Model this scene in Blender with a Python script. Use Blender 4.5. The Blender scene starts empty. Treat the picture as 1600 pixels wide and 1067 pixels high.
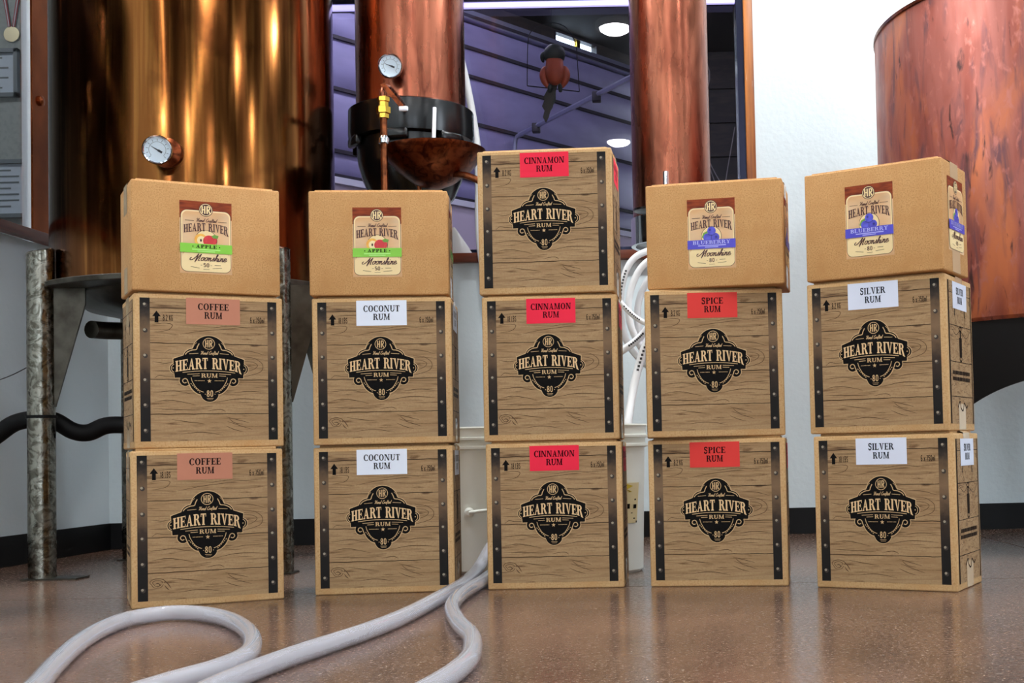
import bpy, bmesh, math, random
from mathutils import Vector, Matrix

random.seed(7)
S = bpy.context.scene
COL = S.collection
PI = math.pi

# ------------------------------------------------------------------ camera
cam_data = bpy.data.cameras.new('camera')
cam = bpy.data.objects.new('camera', cam_data)
COL.objects.link(cam)
cam_data.sensor_fit = 'HORIZONTAL'
cam_data.sensor_width = 36.0
cam_data.lens = 1911.1 / 1600 * 36.0
cam_data.shift_x = -210.8 / 1600
cam_data.shift_y = 105.5 / 1600
cam_data.clip_start = 0.02
PITCH, ROLL = 0.0327, 0.0222
cp, sp, cr, sr = math.cos(PITCH), math.sin(PITCH), math.cos(ROLL), math.sin(ROLL)
F = Vector((0, cp, sp)); U0 = Vector((0, -sp, cp)); R0 = Vector((1, 0, 0))
Rw = cr * R0 - sr * U0
Uw = sr * R0 + cr * U0
cam.matrix_world = Matrix(((Rw.x, Uw.x, -F.x, 0), (Rw.y, Uw.y, -F.y, 0), (Rw.z, Uw.z, -F.z, 0.2712), (0, 0, 0, 1)))
S.camera = cam

# ------------------------------------------------------------------ world, exposure
world = bpy.data.worlds.new('sky')
S.world = world
world.use_nodes = True
bg = world.node_tree.nodes['Background']
bg.inputs['Color'].default_value = (0.82, 0.92, 1.0, 1)
bg.inputs['Strength'].default_value = 8.0
S.view_settings.view_transform = 'Standard'
S.view_settings.look = 'None'
S.view_settings.gamma = 1.0
S.view_settings.use_curve_mapping = False
S.view_settings.exposure = 0.08
LAMP_RADIANCE = 135.0
WALL_FILL_RADIANCE = 330.0  # for the added lamps that lift the back wall


# ------------------------------------------------------------------ materials
def srgb(r, g, b):
    def f(v):
        v /= 255.0
        return v / 12.92 if v <= 0.04045 else ((v + 0.055) / 1.055) ** 2.4
    return (f(r), f(g), f(b), 1.0)


MATS = {}


def mat(name, col, rough=0.6, metal=0.0, spec=0.5, var=None, bump=None, emit=None, trans=0.0, alpha=1.0, coat=0.0):
    """var = list of (scale vector, detail, low, high, colour): colour mixed in by noise
       bump = (scale vector, strength, distance)"""
    if name in MATS:
        return MATS[name]
    m = bpy.data.materials.new(name)
    m.use_nodes = True
    nt = m.node_tree
    N, L = nt.nodes, nt.links
    p = N['Principled BSDF']
    p.inputs['Base Color'].default_value = col
    p.inputs['Roughness'].default_value = rough
    p.inputs['Metallic'].default_value = metal
    p.inputs['Specular IOR Level'].default_value = spec
    p.inputs['Transmission Weight'].default_value = trans
    p.inputs['Alpha'].default_value = alpha
    p.inputs['Coat Weight'].default_value = coat
    tc = N.new('ShaderNodeTexCoord')

    def noise(scale, detail=4.0, dist=0.0):
        mp = N.new('ShaderNodeMapping')
        mp.inputs['Scale'].default_value = scale
        L.new(tc.outputs['Object'], mp.inputs['Vector'])
        n = N.new('ShaderNodeTexNoise')
        n.inputs['Scale'].default_value = 1.0
        n.inputs['Detail'].default_value = detail
        n.inputs['Distortion'].default_value = dist
        L.new(mp.outputs['Vector'], n.inputs['Vector'])
        return n
    if var:
        last = None
        for v in var:
            scale, detail, lo, hi, c = v[:5]
            n = noise(scale, detail, v[5] if len(v) > 5 else 0.0)
            mr = N.new('ShaderNodeMapRange')
            mr.inputs['From Min'].default_value = lo
            mr.inputs['From Max'].default_value = hi
            L.new(n.outputs['Fac'], mr.inputs['Value'])
            mx = N.new('ShaderNodeMix')
            mx.data_type = 'RGBA'
            L.new(mr.outputs['Result'], mx.inputs['Factor'])
            if last is None:
                mx.inputs['A'].default_value = col
            else:
                L.new(last, mx.inputs['A'])
            mx.inputs['B'].default_value = c
            last = mx.outputs['Result']
        L.new(last, p.inputs['Base Color'])
    if bump:
        n = noise(bump[0], 5.0)
        b = N.new('ShaderNodeBump')
        b.inputs['Strength'].default_value = bump[1]
        b.inputs['Distance'].default_value = bump[2]
        L.new(n.outputs['Fac'], b.inputs['Height'])
        L.new(b.outputs['Normal'], p.inputs['Normal'])
    if emit:
        p.inputs['Emission Color'].default_value = emit[0]
        p.inputs['Emission Strength'].default_value = emit[1]
    MATS[name] = m
    return m


def rough_noise(m, scale, lo, hi):
    nt = m.node_tree
    N, L = nt.nodes, nt.links
    tc = N.new('ShaderNodeTexCoord')
    mp = N.new('ShaderNodeMapping')
    mp.inputs['Scale'].default_value = scale
    L.new(tc.outputs['Object'], mp.inputs['Vector'])
    n = N.new('ShaderNodeTexNoise')
    n.inputs['Scale'].default_value = 1.0
    n.inputs['Detail'].default_value = 6.0
    L.new(mp.outputs['Vector'], n.inputs['Vector'])
    mr = N.new('ShaderNodeMapRange')
    mr.inputs['From Min'].default_value = 0.3
    mr.inputs['From Max'].default_value = 0.7
    mr.inputs['To Min'].default_value = lo
    mr.inputs['To Max'].default_value = hi
    L.new(n.outputs['Fac'], mr.inputs['Value'])
    L.new(mr.outputs['Result'], N['Principled BSDF'].inputs['Roughness'])
    return m


def glass_mat(name, tint, ior=1.45, rough=0.0, boost=1.0):
    m = bpy.data.materials.new(name)
    m.use_nodes = True
    nt = m.node_tree
    N, L = nt.nodes, nt.links
    N.remove(N['Principled BSDF'])
    out = N['Material Output']
    tr = N.new('ShaderNodeBsdfTransparent'); tr.inputs['Color'].default_value = tint
    gl = N.new('ShaderNodeBsdfGlossy'); gl.inputs['Roughness'].default_value = rough
    fr = N.new('ShaderNodeFresnel'); fr.inputs['IOR'].default_value = ior
    mx = N.new('ShaderNodeMixShader')
    ge = N.new('ShaderNodeNewGeometry')
    iv = N.new('ShaderNodeMath'); iv.operation = 'SUBTRACT'; iv.inputs[0].default_value = 1.0
    L.new(ge.outputs['Backfacing'], iv.inputs[1])
    mu = N.new('ShaderNodeMath'); mu.operation = 'MULTIPLY'
    L.new(fr.outputs['Fac'], mu.inputs[0]); L.new(iv.outputs[0], mu.inputs[1])
    L.new(mu.outputs[0], mx.inputs['Fac'])
    L.new(tr.outputs['BSDF'], mx.inputs[1])
    L.new(gl.outputs['BSDF'], mx.inputs[2])
    L.new(mx.outputs['Shader'], out.inputs['Surface'])
    MATS[name] = m
    return m


M_CARD_R = mat('cardboard_rum', srgb(206, 169, 120), 0.75, spec=0.25,
               var=[((300, 300, 300), 3, 0.45, 0.75, srgb(184, 140, 90)), ((22, 22, 22), 3, 0.45, 0.8, srgb(198, 154, 102))],
               bump=((260, 260, 60), 0.12, 0.0006))
M_CARD_M = mat('cardboard_moonshine', srgb(206, 158, 102), 0.72, spec=0.3,
               var=[((420, 420, 420), 3, 0.45, 0.72, srgb(172, 120, 68)), ((26, 26, 26), 3, 0.42, 0.8, srgb(192, 140, 84))],
               bump=((300, 300, 60), 0.12, 0.0006))
M_PLANK = mat('plank_print', srgb(170, 139, 101), 0.7, spec=0.25,
              var=[((9, 40, 70), 6, 0.42, 0.75, srgb(144, 111, 75), 1.2),
                   ((7, 30, 110), 8, 0.53, 0.68, srgb(112, 83, 54), 2.2),
                   ((260, 260, 260), 2, 0.45, 0.85, srgb(154, 122, 86)),
                   ((5, 20, 150), 8, 0.60, 0.72, srgb(88, 63, 42), 2.6)])
M_PLANK_LINE = mat('plank_line_print', srgb(36, 25, 18), 0.7, spec=0.1)
M_GRAIN = mat('grain_line_print', srgb(88, 64, 42), 0.7, spec=0.2)
M_INK = mat('black_ink', srgb(14, 12, 12), 0.7, spec=0.1, var=[((300, 300, 300), 2, 0.5, 0.9, srgb(24, 20, 18))])
M_INK_TAN = mat('tan_ink', srgb(226, 190, 142), 0.65, spec=0.3)
M_HALO = mat('pale_ink', srgb(206, 172, 126), 0.7, spec=0.2)
M_INK_GREY = mat('brown_ink', srgb(56, 42, 30), 0.7, spec=0.1)
M_RIVET = mat('rivet_print', srgb(60, 52, 46), 0.6, spec=0.3)
M_RIVET_HI = mat('rivet_glint_print', srgb(158, 146, 126), 0.6, spec=0.3)
M_TAPE = mat('clear_tape', srgb(206, 178, 140), 0.18, spec=0.6)
M_CREAM = mat('cream_print', srgb(246, 220, 166), 0.6, spec=0.2)
M_PEACH = mat('wood_label_print', srgb(226, 176, 126), 0.6, spec=0.2,
              var=[((14, 14, 60), 5, 0.4, 0.75, srgb(206, 164, 122)), ((8, 8, 8), 2, 0.45, 0.7, srgb(238, 212, 174))])
M_REDWOOD = mat('redwood_label_print', srgb(150, 66, 32), 0.6, spec=0.2,
                var=[((30, 30, 180), 5, 0.42, 0.7, srgb(104, 40, 24))])
M_MAROON = mat('maroon_print', srgb(70, 24, 24), 0.5)
M_GREEN = mat('green_band_print', srgb(134, 204, 60), 0.45)
M_LGREEN = mat('light_green_print', srgb(180, 236, 130), 0.45)
M_BLUE = mat('blue_band_print', srgb(76, 70, 196), 0.45)
M_LBLUE = mat('light_blue_print', srgb(176, 176, 240), 0.45)
M_BERRY = mat('berry_print', srgb(92, 92, 214), 0.45, var=[((90, 90, 90), 2, 0.4, 0.7, srgb(64, 60, 180))])
M_BERRY_D = mat('berry_dark_print', srgb(44, 40, 130), 0.45)
M_LEAF = mat('leaf_print', srgb(110, 160, 60), 0.45)
M_APPLE = mat('red_apple_print', srgb(206, 44, 50), 0.45, var=[((70, 70, 70), 2, 0.45, 0.7, srgb(224, 92, 84))])
M_APPLE_Y = mat('yellow_apple_print', srgb(244, 190, 80), 0.45, var=[((60, 60, 60), 2, 0.45, 0.7, srgb(236, 150, 50))])
M_APPLE_C = mat('apple_flesh_print', srgb(248, 226, 170), 0.45)

M_LAB = {
    'coffee': mat('coffee_label_paper', srgb(192, 128, 102), 0.6, spec=0.2),
    'coconut': mat('white_label_paper', srgb(232, 238, 250), 0.5),
    'silver': mat('white_label_paper_b', srgb(222, 228, 244), 0.5),
    'cinnamon': mat('cinnamon_label_paper', srgb(240, 42, 70), 0.6, spec=0.2),
    'spice': mat('spice_label_paper', srgb(222, 62, 56), 0.6, spec=0.2),
}
M_LABTXT = {
    'coffee': mat('coffee_text', srgb(28, 16, 18), 0.7, spec=0.1), 'coconut': mat('coconut_text', srgb(60, 60, 64), 0.7, spec=0.1),
    'silver': mat('silver_text', srgb(40, 44, 54), 0.7, spec=0.1), 'cinnamon': mat('cinnamon_text', srgb(58, 4, 14), 0.7, spec=0.1),
    'spice': mat('spice_text', srgb(44, 14, 14), 0.7, spec=0.1),
}


def strap_mat():
    m = bpy.data.materials.new('strap_print')
    m.use_nodes = True
    nt = m.node_tree
    N, L = nt.nodes, nt.links
    p = N['Principled BSDF']
    p.inputs['Roughness'].default_value = 0.65
    p.inputs['Specular IOR Level'].default_value = 0.25
    tc = N.new('ShaderNodeTexCoord')
    sx = N.new('ShaderNodeSeparateXYZ')
    L.new(tc.outputs['Object'], sx.inputs[0])
    mr = N.new('ShaderNodeMapRange')
    mr.inputs['From Min'].default_value = 0.0
    mr.inputs['From Max'].default_value = 0.288
    L.new(sx.outputs['Z'], mr.inputs['Value'])
    nz = N.new('ShaderNodeTexNoise'); nz.inputs['Scale'].default_value = 90.0
    L.new(tc.outputs['Object'], nz.inputs['Vector'])
    ad = N.new('ShaderNodeMath'); ad.operation = 'MULTIPLY_ADD'
    L.new(nz.outputs['Fac'], ad.inputs[0]); ad.inputs[1].default_value = 0.1
    L.new(mr.outputs['Result'], ad.inputs[2])
    rp = N.new('ShaderNodeValToRGB')
    e = rp.color_ramp.elements
    e[0].position = 0.05; e[0].color = srgb(18, 15, 14)
    e[1].position = 1.0; e[1].color = srgb(17, 14, 13)
    for pos, c in ((0.3, srgb(24, 20, 18)), (0.52, srgb(58, 45, 36)), (0.72, srgb(126, 100, 74)), (0.84, srgb(104, 82, 60)), (0.92, srgb(52, 43, 36))):
        x = e.new(pos); x.color = c
    L.new(ad.outputs[0], rp.inputs['Fac'])
    L.new(rp.outputs['Color'], p.inputs['Base Color'])
    return m


M_STRAP = strap_mat()

M_WALL = mat('white_wall_paint', srgb(222, 234, 238), 0.6, spec=0.3, bump=((55, 55, 55), 0.35, 0.004))
M_CEIL = mat('ceiling_paint', srgb(120, 120, 122), 0.8, spec=0.2)
M_BASEB = mat('black_baseboard_vinyl', srgb(10, 10, 11), 0.5, spec=0.3)
M_OAK = mat('varnished_oak', srgb(196, 116, 34), 0.45, coat=0.1, var=[((40, 40, 3), 4, 0.4, 0.7, srgb(128, 66, 18))])
M_SILL = mat('red_brown_sill_wood', srgb(122, 58, 32), 0.35, var=[((4, 4, 50), 4, 0.4, 0.7, srgb(84, 36, 20))])
M_NAVY = mat('navy_frame_metal', srgb(30, 34, 58), 0.25, metal=0.6)
M_GLASS = glass_mat('window_glass', (0.96, 0.96, 0.98, 1))
M_LED = mat('led_strip_glow', srgb(200, 196, 255), 0.4, emit=((0.50, 0.47, 1.0, 1), 1.1))
M_LAMP = mat('lamp_diffuser', (0.9, 0.9, 0.9, 1), 0.5, emit=((0.985, 0.985, 1.0, 1), LAMP_RADIANCE))
M_WALL_FILL = mat('wall_fill_diffuser', (0.9, 0.9, 0.9, 1), 0.5, emit=((0.93, 0.98, 1.0, 1), WALL_FILL_RADIANCE))
M_LAMP_RIM = mat('lamp_trim_white', srgb(230, 230, 230), 0.4)
M_LAMP_L = mat('linear_lamp_glow', (0.9, 0.9, 0.9, 1), 0.5, emit=((1.0, 0.98, 0.95, 1), 30.0))
M_FILL_TUBE = mat('fill_tube_glow', (0.9, 0.9, 0.9, 1), 0.5, emit=((0.76, 0.74, 1.0, 1), 85.0))  # glow of the tubes added behind the window

M_FLOOR = mat('polished_concrete', srgb(116, 88, 72), 0.16, spec=0.6,
              var=[((9, 9, 9), 6, 0.38, 0.72, srgb(94, 70, 56)), ((150, 150, 150), 3, 0.48, 0.62, srgb(62, 46, 38)),
                   ((230, 230, 230), 2, 0.63, 0.69, srgb(190, 172, 154)), ((2, 2, 2), 4, 0.45, 0.75, srgb(128, 96, 78))],
              bump=((150, 150, 150), 0.10, 0.0006))
rough_noise(M_FLOOR, (120, 120, 120), 0.12, 0.30)
M_JOINT = mat('joint_filler', srgb(60, 48, 42), 0.8)

M_STILL = mat('bronzed_copper', srgb(120, 74, 37), 0.18, metal=1.0,
              var=[((16, 16, 1.2), 6, 0.42, 0.68, srgb(84, 47, 22), 0.6), ((60, 60, 2.2), 5, 0.52, 0.72, srgb(146, 98, 50), 0.4),
                   ((9, 9, 9), 6, 0.56, 0.8, srgb(76, 40, 20))], bump=((70, 70, 3), 0.02, 0.001))
rough_noise(M_STILL, (40, 40, 2), 0.10, 0.22)
M_COPPER = mat('satin_copper', srgb(156, 94, 72), 0.26, metal=1.0,
               var=[((18, 18, 5), 6, 0.42, 0.7, srgb(120, 66, 50), 0.8), ((50, 50, 9), 6, 0.55, 0.75, srgb(100, 56, 44), 0.6)],
               bump=((30, 30, 10), 0.04, 0.002))
rough_noise(M_COPPER, (30, 30, 6), 0.2, 0.36)
M_KETTLE = mat('patinated_copper', srgb(142, 84, 74), 0.45, metal=0.6, spec=0.35,
               var=[((14, 14, 3), 7, 0.40, 0.62, srgb(128, 66, 54), 1.2), ((9, 9, 2.5), 7, 0.52, 0.70, srgb(172, 98, 62), 0.8),
                    ((26, 26, 5), 8, 0.52, 0.68, srgb(96, 62, 66), 1.0), ((50, 50, 12), 6, 0.62, 0.72, srgb(64, 38, 36), 0.6),
                    ((60, 60, 30), 6, 0.56, 0.72, srgb(160, 98, 86), 0.4)],
               bump=((40, 40, 20), 0.10, 0.003))
rough_noise(M_KETTLE, (14, 14, 7), 0.34, 0.55)
M_BOWL = mat('dark_hammered_copper', srgb(122, 62, 36), 0.3, metal=1.0, var=[((40, 40, 40), 6, 0.4, 0.65, srgb(66, 30, 18), 1.5)])
M_PIPE = mat('brown_copper_pipe', srgb(146, 84, 52), 0.35, metal=1.0, var=[((60, 60, 60), 4, 0.4, 0.7, srgb(84, 46, 30))])
M_JAMB = mat('copper_jamb', srgb(176, 92, 44), 0.22, metal=0.8, var=[((8, 8, 5), 4, 0.4, 0.7, srgb(120, 56, 26))])
M_BRASS = mat('brass', srgb(208, 168, 70), 0.25, metal=1.0)
M_CHROME = mat('chrome', srgb(214, 216, 222), 0.12, metal=1.0)
M_BLACK = mat('black_enamel', srgb(12, 13, 15), 0.22, spec=0.5)
M_BLACK_MATTE = mat('black_rubber', srgb(7, 7, 8), 0.6, spec=0.2)
M_SS = mat('swirled_stainless', srgb(142, 139, 128), 0.3, metal=1.0,
           var=[((28, 28, 28), 2, 0.45, 0.6, srgb(96, 92, 82), 3.0)], bump=((34, 34, 34), 0.35, 0.006))
rough_noise(M_SS, (34, 34, 34), 0.1, 0.42)
M_STEEL_D = mat('dull_steel', srgb(88, 84, 76), 0.4, metal=1.0, var=[((20, 20, 20), 4, 0.4, 0.7, srgb(60, 55, 48))])
M_FACE = mat('gauge_face', srgb(206, 222, 234), 0.4)
M_TICK = mat('gauge_tick', srgb(40, 44, 52), 0.5)
M_HOSE_W = mat('white_hose_plastic', srgb(232, 234, 236), 0.3)
M_BUCKET = mat('white_bucket_plastic', srgb(240, 244, 236), 0.35)
M_VINYL = mat('clear_vinyl', srgb(244, 245, 252), 0.10, trans=0.72)
M_VINYL.node_tree.nodes['Principled BSDF'].inputs['IOR'].default_value = 1.33
M_VINYL_IN = mat('hose_bore', srgb(176, 178, 196), 0.35)
M_TEXT_BLK = mat('hose_text_ink', srgb(60, 60, 64), 0.6)
M_DOOR = mat('lavender_door_panel', srgb(150, 144, 184), 0.55, var=[((6, 6, 14), 4, 0.4, 0.7, srgb(136, 130, 168))], bump=((30, 30, 30), 0.08, 0.003))
M_DOOR_SEAM = mat('door_seam', srgb(40, 34, 46), 0.6)
M_DOOR_PALE = mat('pale_lilac_panel', srgb(220, 206, 222), 0.55)
M_WHITE_TRIM = mat('white_trim', srgb(240, 240, 250), 0.5)
M_TRACK = mat('galvanized_track', srgb(170, 172, 196), 0.35, metal=0.7)
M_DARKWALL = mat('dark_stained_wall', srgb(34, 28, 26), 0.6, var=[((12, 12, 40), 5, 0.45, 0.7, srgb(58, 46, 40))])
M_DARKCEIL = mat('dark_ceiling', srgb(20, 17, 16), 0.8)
M_SKYPANE = glass_mat('transom_glass', (0.9, 0.95, 1.0, 1))
M_ANNEX = mat('grey_green_wall', srgb(168, 178, 172), 0.6, var=[((60, 60, 60), 3, 0.45, 0.75, srgb(150, 160, 156))])
M_PAPER = mat('certificate_paper', srgb(206, 222, 232), 0.5)
M_FRAME_G = mat('grey_frame', srgb(120, 132, 136), 0.4)
M_RIB_R = mat('ribbon_red', srgb(170, 50, 60), 0.6)
M_RIB_W = mat('ribbon_white', srgb(226, 226, 230), 0.6)
M_MEDAL = mat('medal_metal', srgb(176, 170, 140), 0.3, metal=1.0)
M_P_OR = mat('parrot_orange', srgb(150, 56, 16), 0.55, var=[((60, 60, 60), 3, 0.45, 0.7, srgb(160, 60, 22))])
M_P_GR = mat('parrot_green', srgb(24, 32, 20), 0.6)
M_P_TAIL = mat('parrot_tail', srgb(40, 34, 18), 0.6)
M_WIRE = mat('dark_wire', srgb(30, 28, 34), 0.4, metal=0.6)
M_CABLE = mat('grey_cable', srgb(150, 140, 140), 0.5)
M_YELLOW = mat('yellow_ink', srgb(214, 190, 50), 0.5)
M_STICK = mat('beige_sticker', srgb(232, 218, 170), 0.5)


# ------------------------------------------------------------------ mesh helpers
def link(name, me, m=None, parent=None):
    o = bpy.data.objects.new(name, me)
    COL.objects.link(o)
    if parent is not None:
        o.parent = parent
    if m is not None and me is not None and not me.materials:
        me.materials.append(m)
    return o


def tag(o, label, cat, group=None):
    o['label'] = label
    o['category'] = cat
    if group:
        o['group'] = group
    return o


def empty(name, loc=(0, 0, 0), rz=0.0):
    o = bpy.data.objects.new(name, None)
    o.empty_display_size = 0.05
    COL.objects.link(o)
    o.location = loc
    o.rotation_euler = (0, 0, rz)
    return o


def struct(o):
    o['kind'] = 'structure'
    return o


def mesh_from(bm, name, smooth=False):
    me = bpy.data.meshes.new(name)
    bm.to_mesh(me)
    bm.free()
    if smooth:
        for p in me.polygons:
            p.use_smooth = True
    return me


def smooth_by_angle(me, ang=40):
    for p in me.polygons:
        p.use_smooth = True
    try:
        me.set_sharp_from_angle(angle=math.radians(ang))
    except Exception:
        pass
    return me


def bm_box(bm, x0, y0, z0, x1, y1, z1, mtx=None):
    vs = [bm.verts.new(c) for c in ((x0, y0, z0), (x1, y0, z0), (x1, y1, z0), (x0, y1, z0), (x0, y0, z1), (x1, y0, z1), (x1, y1, z1), (x0, y1, z1))]
    for f in ((0, 3, 2, 1), (4, 5, 6, 7), (0, 1, 5, 4), (1, 2, 6, 5), (2, 3, 7, 6), (3, 0, 4, 7)):
        bm.faces.new([vs[i] for i in f])
    if mtx is not None:
        for v in vs:
            v.co = mtx @ v.co
    return vs


def box_me(name, x0, y0, z0, x1, y1, z1, bevel=0.0, mtx=None, seg=2):
    bm = bmesh.new()
    bm_box(bm, x0, y0, z0, x1, y1, z1)
    if bevel > 0:
        bmesh.ops.bevel(bm, geom=bm.edges[:], offset=bevel, segments=seg, affect='EDGES', profile=0.5)
    if mtx is not None:
        bmesh.ops.transform(bm, matrix=mtx, verts=bm.verts[:])
    me = mesh_from(bm, name)
    if bevel > 0:
        smooth_by_angle(me, 50)
    return me


def lathe_me(name, prof, n=64, loc=(0, 0, 0), mtx=None, a0=0.0, a1=2 * PI, ang=35):
    bm = bmesh.new()
    full = abs(a1 - a0 - 2 * PI) < 1e-6
    cols = n if full else n + 1
    rows = []
    for (r, z) in prof:
        if r < 1e-6:
            rows.append([bm.verts.new((0, 0, z))])
        else:
            rows.append([bm.verts.new((r * math.cos(a0 + (a1 - a0) * i / n), r * math.sin(a0 + (a1 - a0) * i / n), z)) for i in range(cols)])
    for a, b in zip(rows[:-1], rows[1:]):
        for i in range(n):
            j = (i + 1) % cols
            q = [a[i % len(a)], a[j % len(a)], b[j % len(b)], b[i % len(b)]]
            u = []
            for v in q:
                if v not in u:
                    u.append(v)
            if len(u) > 2:
                bm.faces.new(u)
    bmesh.ops.recalc_face_normals(bm, faces=bm.faces[:])
    if mtx is not None:
        bmesh.ops.transform(bm, matrix=mtx, verts=bm.verts[:])
    bmesh.ops.translate(bm, verts=bm.verts[:], vec=loc)
    return smooth_by_angle(mesh_from(bm, name), ang)


def catmull(pts, n=8):
    P = [Vector(p) for p in pts]
    if len(P) < 3:
        return P
    out = []
    ext = [2 * P[0] - P[1]] + P + [2 * P[-1] - P[-2]]
    for i in range(1, len(ext) - 2):
        a, b, c, d = ext[i - 1:i + 3]
        for k in range(n):
            t = k / n
            out.append(0.5 * ((2 * b) + (c - a) * t + (2 * a - 5 * b + 4 * c - d) * t * t + (3 * b - a - 3 * c + d) * t ** 3))
    out.append(P[-1])
    return out


def tube_me(name, pts, r, n=12, sub=8, smooth=True, rfun=None):
    pp = catmull(pts, sub) if smooth else [Vector(p) for p in pts]
    bm = bmesh.new()
    rings = []
    prev = None
    for i, p in enumerate(pp):
        t = (pp[min(i + 1, len(pp) - 1)] - pp[max(i - 1, 0)]).normalized()
        if prev is None:
            u = t.cross(Vector((0, 0, 1)))
            if u.length < 1e-3:
                u = t.cross(Vector((1, 0, 0)))
            u.normalize()
        else:
            u = (prev - t * prev.dot(t)).normalized()
        prev = u
        v = t.cross(u)
        rr = r if rfun is None else r * rfun(i / (len(pp) - 1))
        rings.append([bm.verts.new(p + rr * (math.cos(2 * PI * k / n) * u + math.sin(2 * PI * k / n) * v)) for k in range(n)])
    for a, b in zip(rings[:-1], rings[1:]):
        for k in range(n):
            bm.faces.new((a[k], a[(k + 1) % n], b[(k + 1) % n], b[k]))
    bm.faces.new(rings[0][::-1])
    bm.faces.new(rings[-1])
    bmesh.ops.recalc_face_normals(bm, faces=bm.faces[:])
    return smooth_by_angle(mesh_from(bm, name), 50)


def prism_me(name, poly, frame, thick):
    """poly in 2D, frame(u, v, w) -> 3D, extruded by thick along w"""
    bm = bmesh.new()
    a = [bm.verts.new(frame(u, v, 0)) for u, v in poly]
    b = [bm.verts.new(frame(u, v, thick)) for u, v in poly]
    bm.faces.new(a); bm.faces.new(b[::-1])
    for i in range(len(poly)):
        j = (i + 1) % len(poly)
        bm.faces.new((a[i], b[i], b[j], a[j]))
    bmesh.ops.recalc_face_normals(bm, faces=bm.faces[:])
    return mesh_from(bm, name)


# ------------------------------------------------------------------ flat print: polygons in 2D
def circle(cx, cy, rx, ry=None, n=28, a0=0.0, a1=2 * PI):
    ry = rx if ry is None else ry
    full = abs(a1 - a0 - 2 * PI) < 1e-6
    k = n if full else n + 1
    return [(cx + rx * math.cos(a0 + (a1 - a0) * i / n), cy + ry * math.sin(a0 + (a1 - a0) * i / n)) for i in range(k)]


def rect(x0, y0, x1, y1):
    return [(x0, y0), (x1, y0), (x1, y1), (x0, y1)]


def band(cx, cy, rx, ry, irx, iry, a0, a1, n=16):
    """strip between two ellipses, degrees"""
    out = []
    for i in range(n):
        t0 = math.radians(a0 + (a1 - a0) * i / n); t1 = math.radians(a0 + (a1 - a0) * (i + 1) / n)
        out.append([(cx + rx * math.cos(t0), cy + ry * math.sin(t0)), (cx + rx * math.cos(t1), cy + ry * math.sin(t1)),
                    (cx + irx * math.cos(t1), cy + iry * math.sin(t1)), (cx + irx * math.cos(t0), cy + iry * math.sin(t0))])
    return out


def stroke(pts, w, smooth=True, sub=5, taper=False, nib=None):
    """ribbon along a 2D polyline; nib=(wx, wy) gives a broad-pen look"""
    pp = catmull([(x, y, 0) for x, y in pts], sub) if smooth and len(pts) > 2 else [Vector((x, y, 0)) for x, y in pts]
    L, R = [], []
    n = len(pp)
    for i, p in enumerate(pp):
        t = pp[min(i + 1, n - 1)] - pp[max(i - 1, 0)]
        if t.length < 1e-9:
            t = Vector((1, 0, 0))
        t.normalize()
        ww = w
        if nib:
            ww = w * (nib[0] * abs(t.y) + nib[1] * abs(t.x))
        if taper:
            f = i / max(1, n - 1)
            ww *= 0.25 + 0.75 * math.sin(PI * min(1, max(0, f))) ** 0.6
        nx, ny = -t.y * ww / 2, t.x * ww / 2
        L.append((p.x + nx, p.y + ny)); R.append((p.x - nx, p.y - ny))
    return [[R[i], R[i + 1], L[i + 1], L[i]] for i in range(n - 1)]


def xf(polys, sx=1.0, sy=1.0, dx=0.0, dy=0.0):
    return [[(x * sx + dx, y * sy + dy) for x, y in p] for p in polys]


def ccw(p):
    a = sum(p[i][0] * p[(i + 1) % len(p)][1] - p[(i + 1) % len(p)][0] * p[i][1] for i in range(len(p)))
    return p if a > 0 else p[::-1]


def print_me(name, polys, frame, off):
    verts, faces = [], []
    for p in polys:
        p = ccw(p)
        b = len(verts)
        k = off + (len(faces) % 16) * 8e-6
        verts += [frame(x, y, k) for x, y in p]
        faces.append(list(range(b, b + len(p))))
    me = bpy.data.meshes.new(name)
    me.from_pydata(verts, [], faces)
    me.update()
    return me


def mono_hr():
    """the two sans letters of the round monogram in a unit square"""
    o = [rect(0.06, 0.04, 0.20, 0.96), rect(0.32, 0.0, 0.46, 1.0), rect(0.18, 0.43, 0.34, 0.57)]
    o += [rect(0.56, 0.0, 0.70, 1.0), rect(0.70, 0.87, 0.78, 1.0), rect(0.70, 0.44, 0.78, 0.57)] + band(0.77, 0.72, 0.19, 0.28, 0.06, 0.15, -90, 90, 10)
    o += [[(0.70, 0.46), (0.82, 0.50), (0.98, 0.06), (0.84, 0.02)]]
    return o


# serif capitals, height 1
T_, H_, S_ = 0.235, 0.095, 0.07


def stem(x, t=T_, y0=0.0, y1=1.0, top=True, bot=True, s=S_):
    o = [rect(x, y0, x + t, y1)]
    if bot:
        o.append(rect(x - s, y0, x + t + s, y0 + H_))
    if top:
        o.append(rect(x - s, y1 - H_, x + t + s, y1))
    return o


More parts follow.
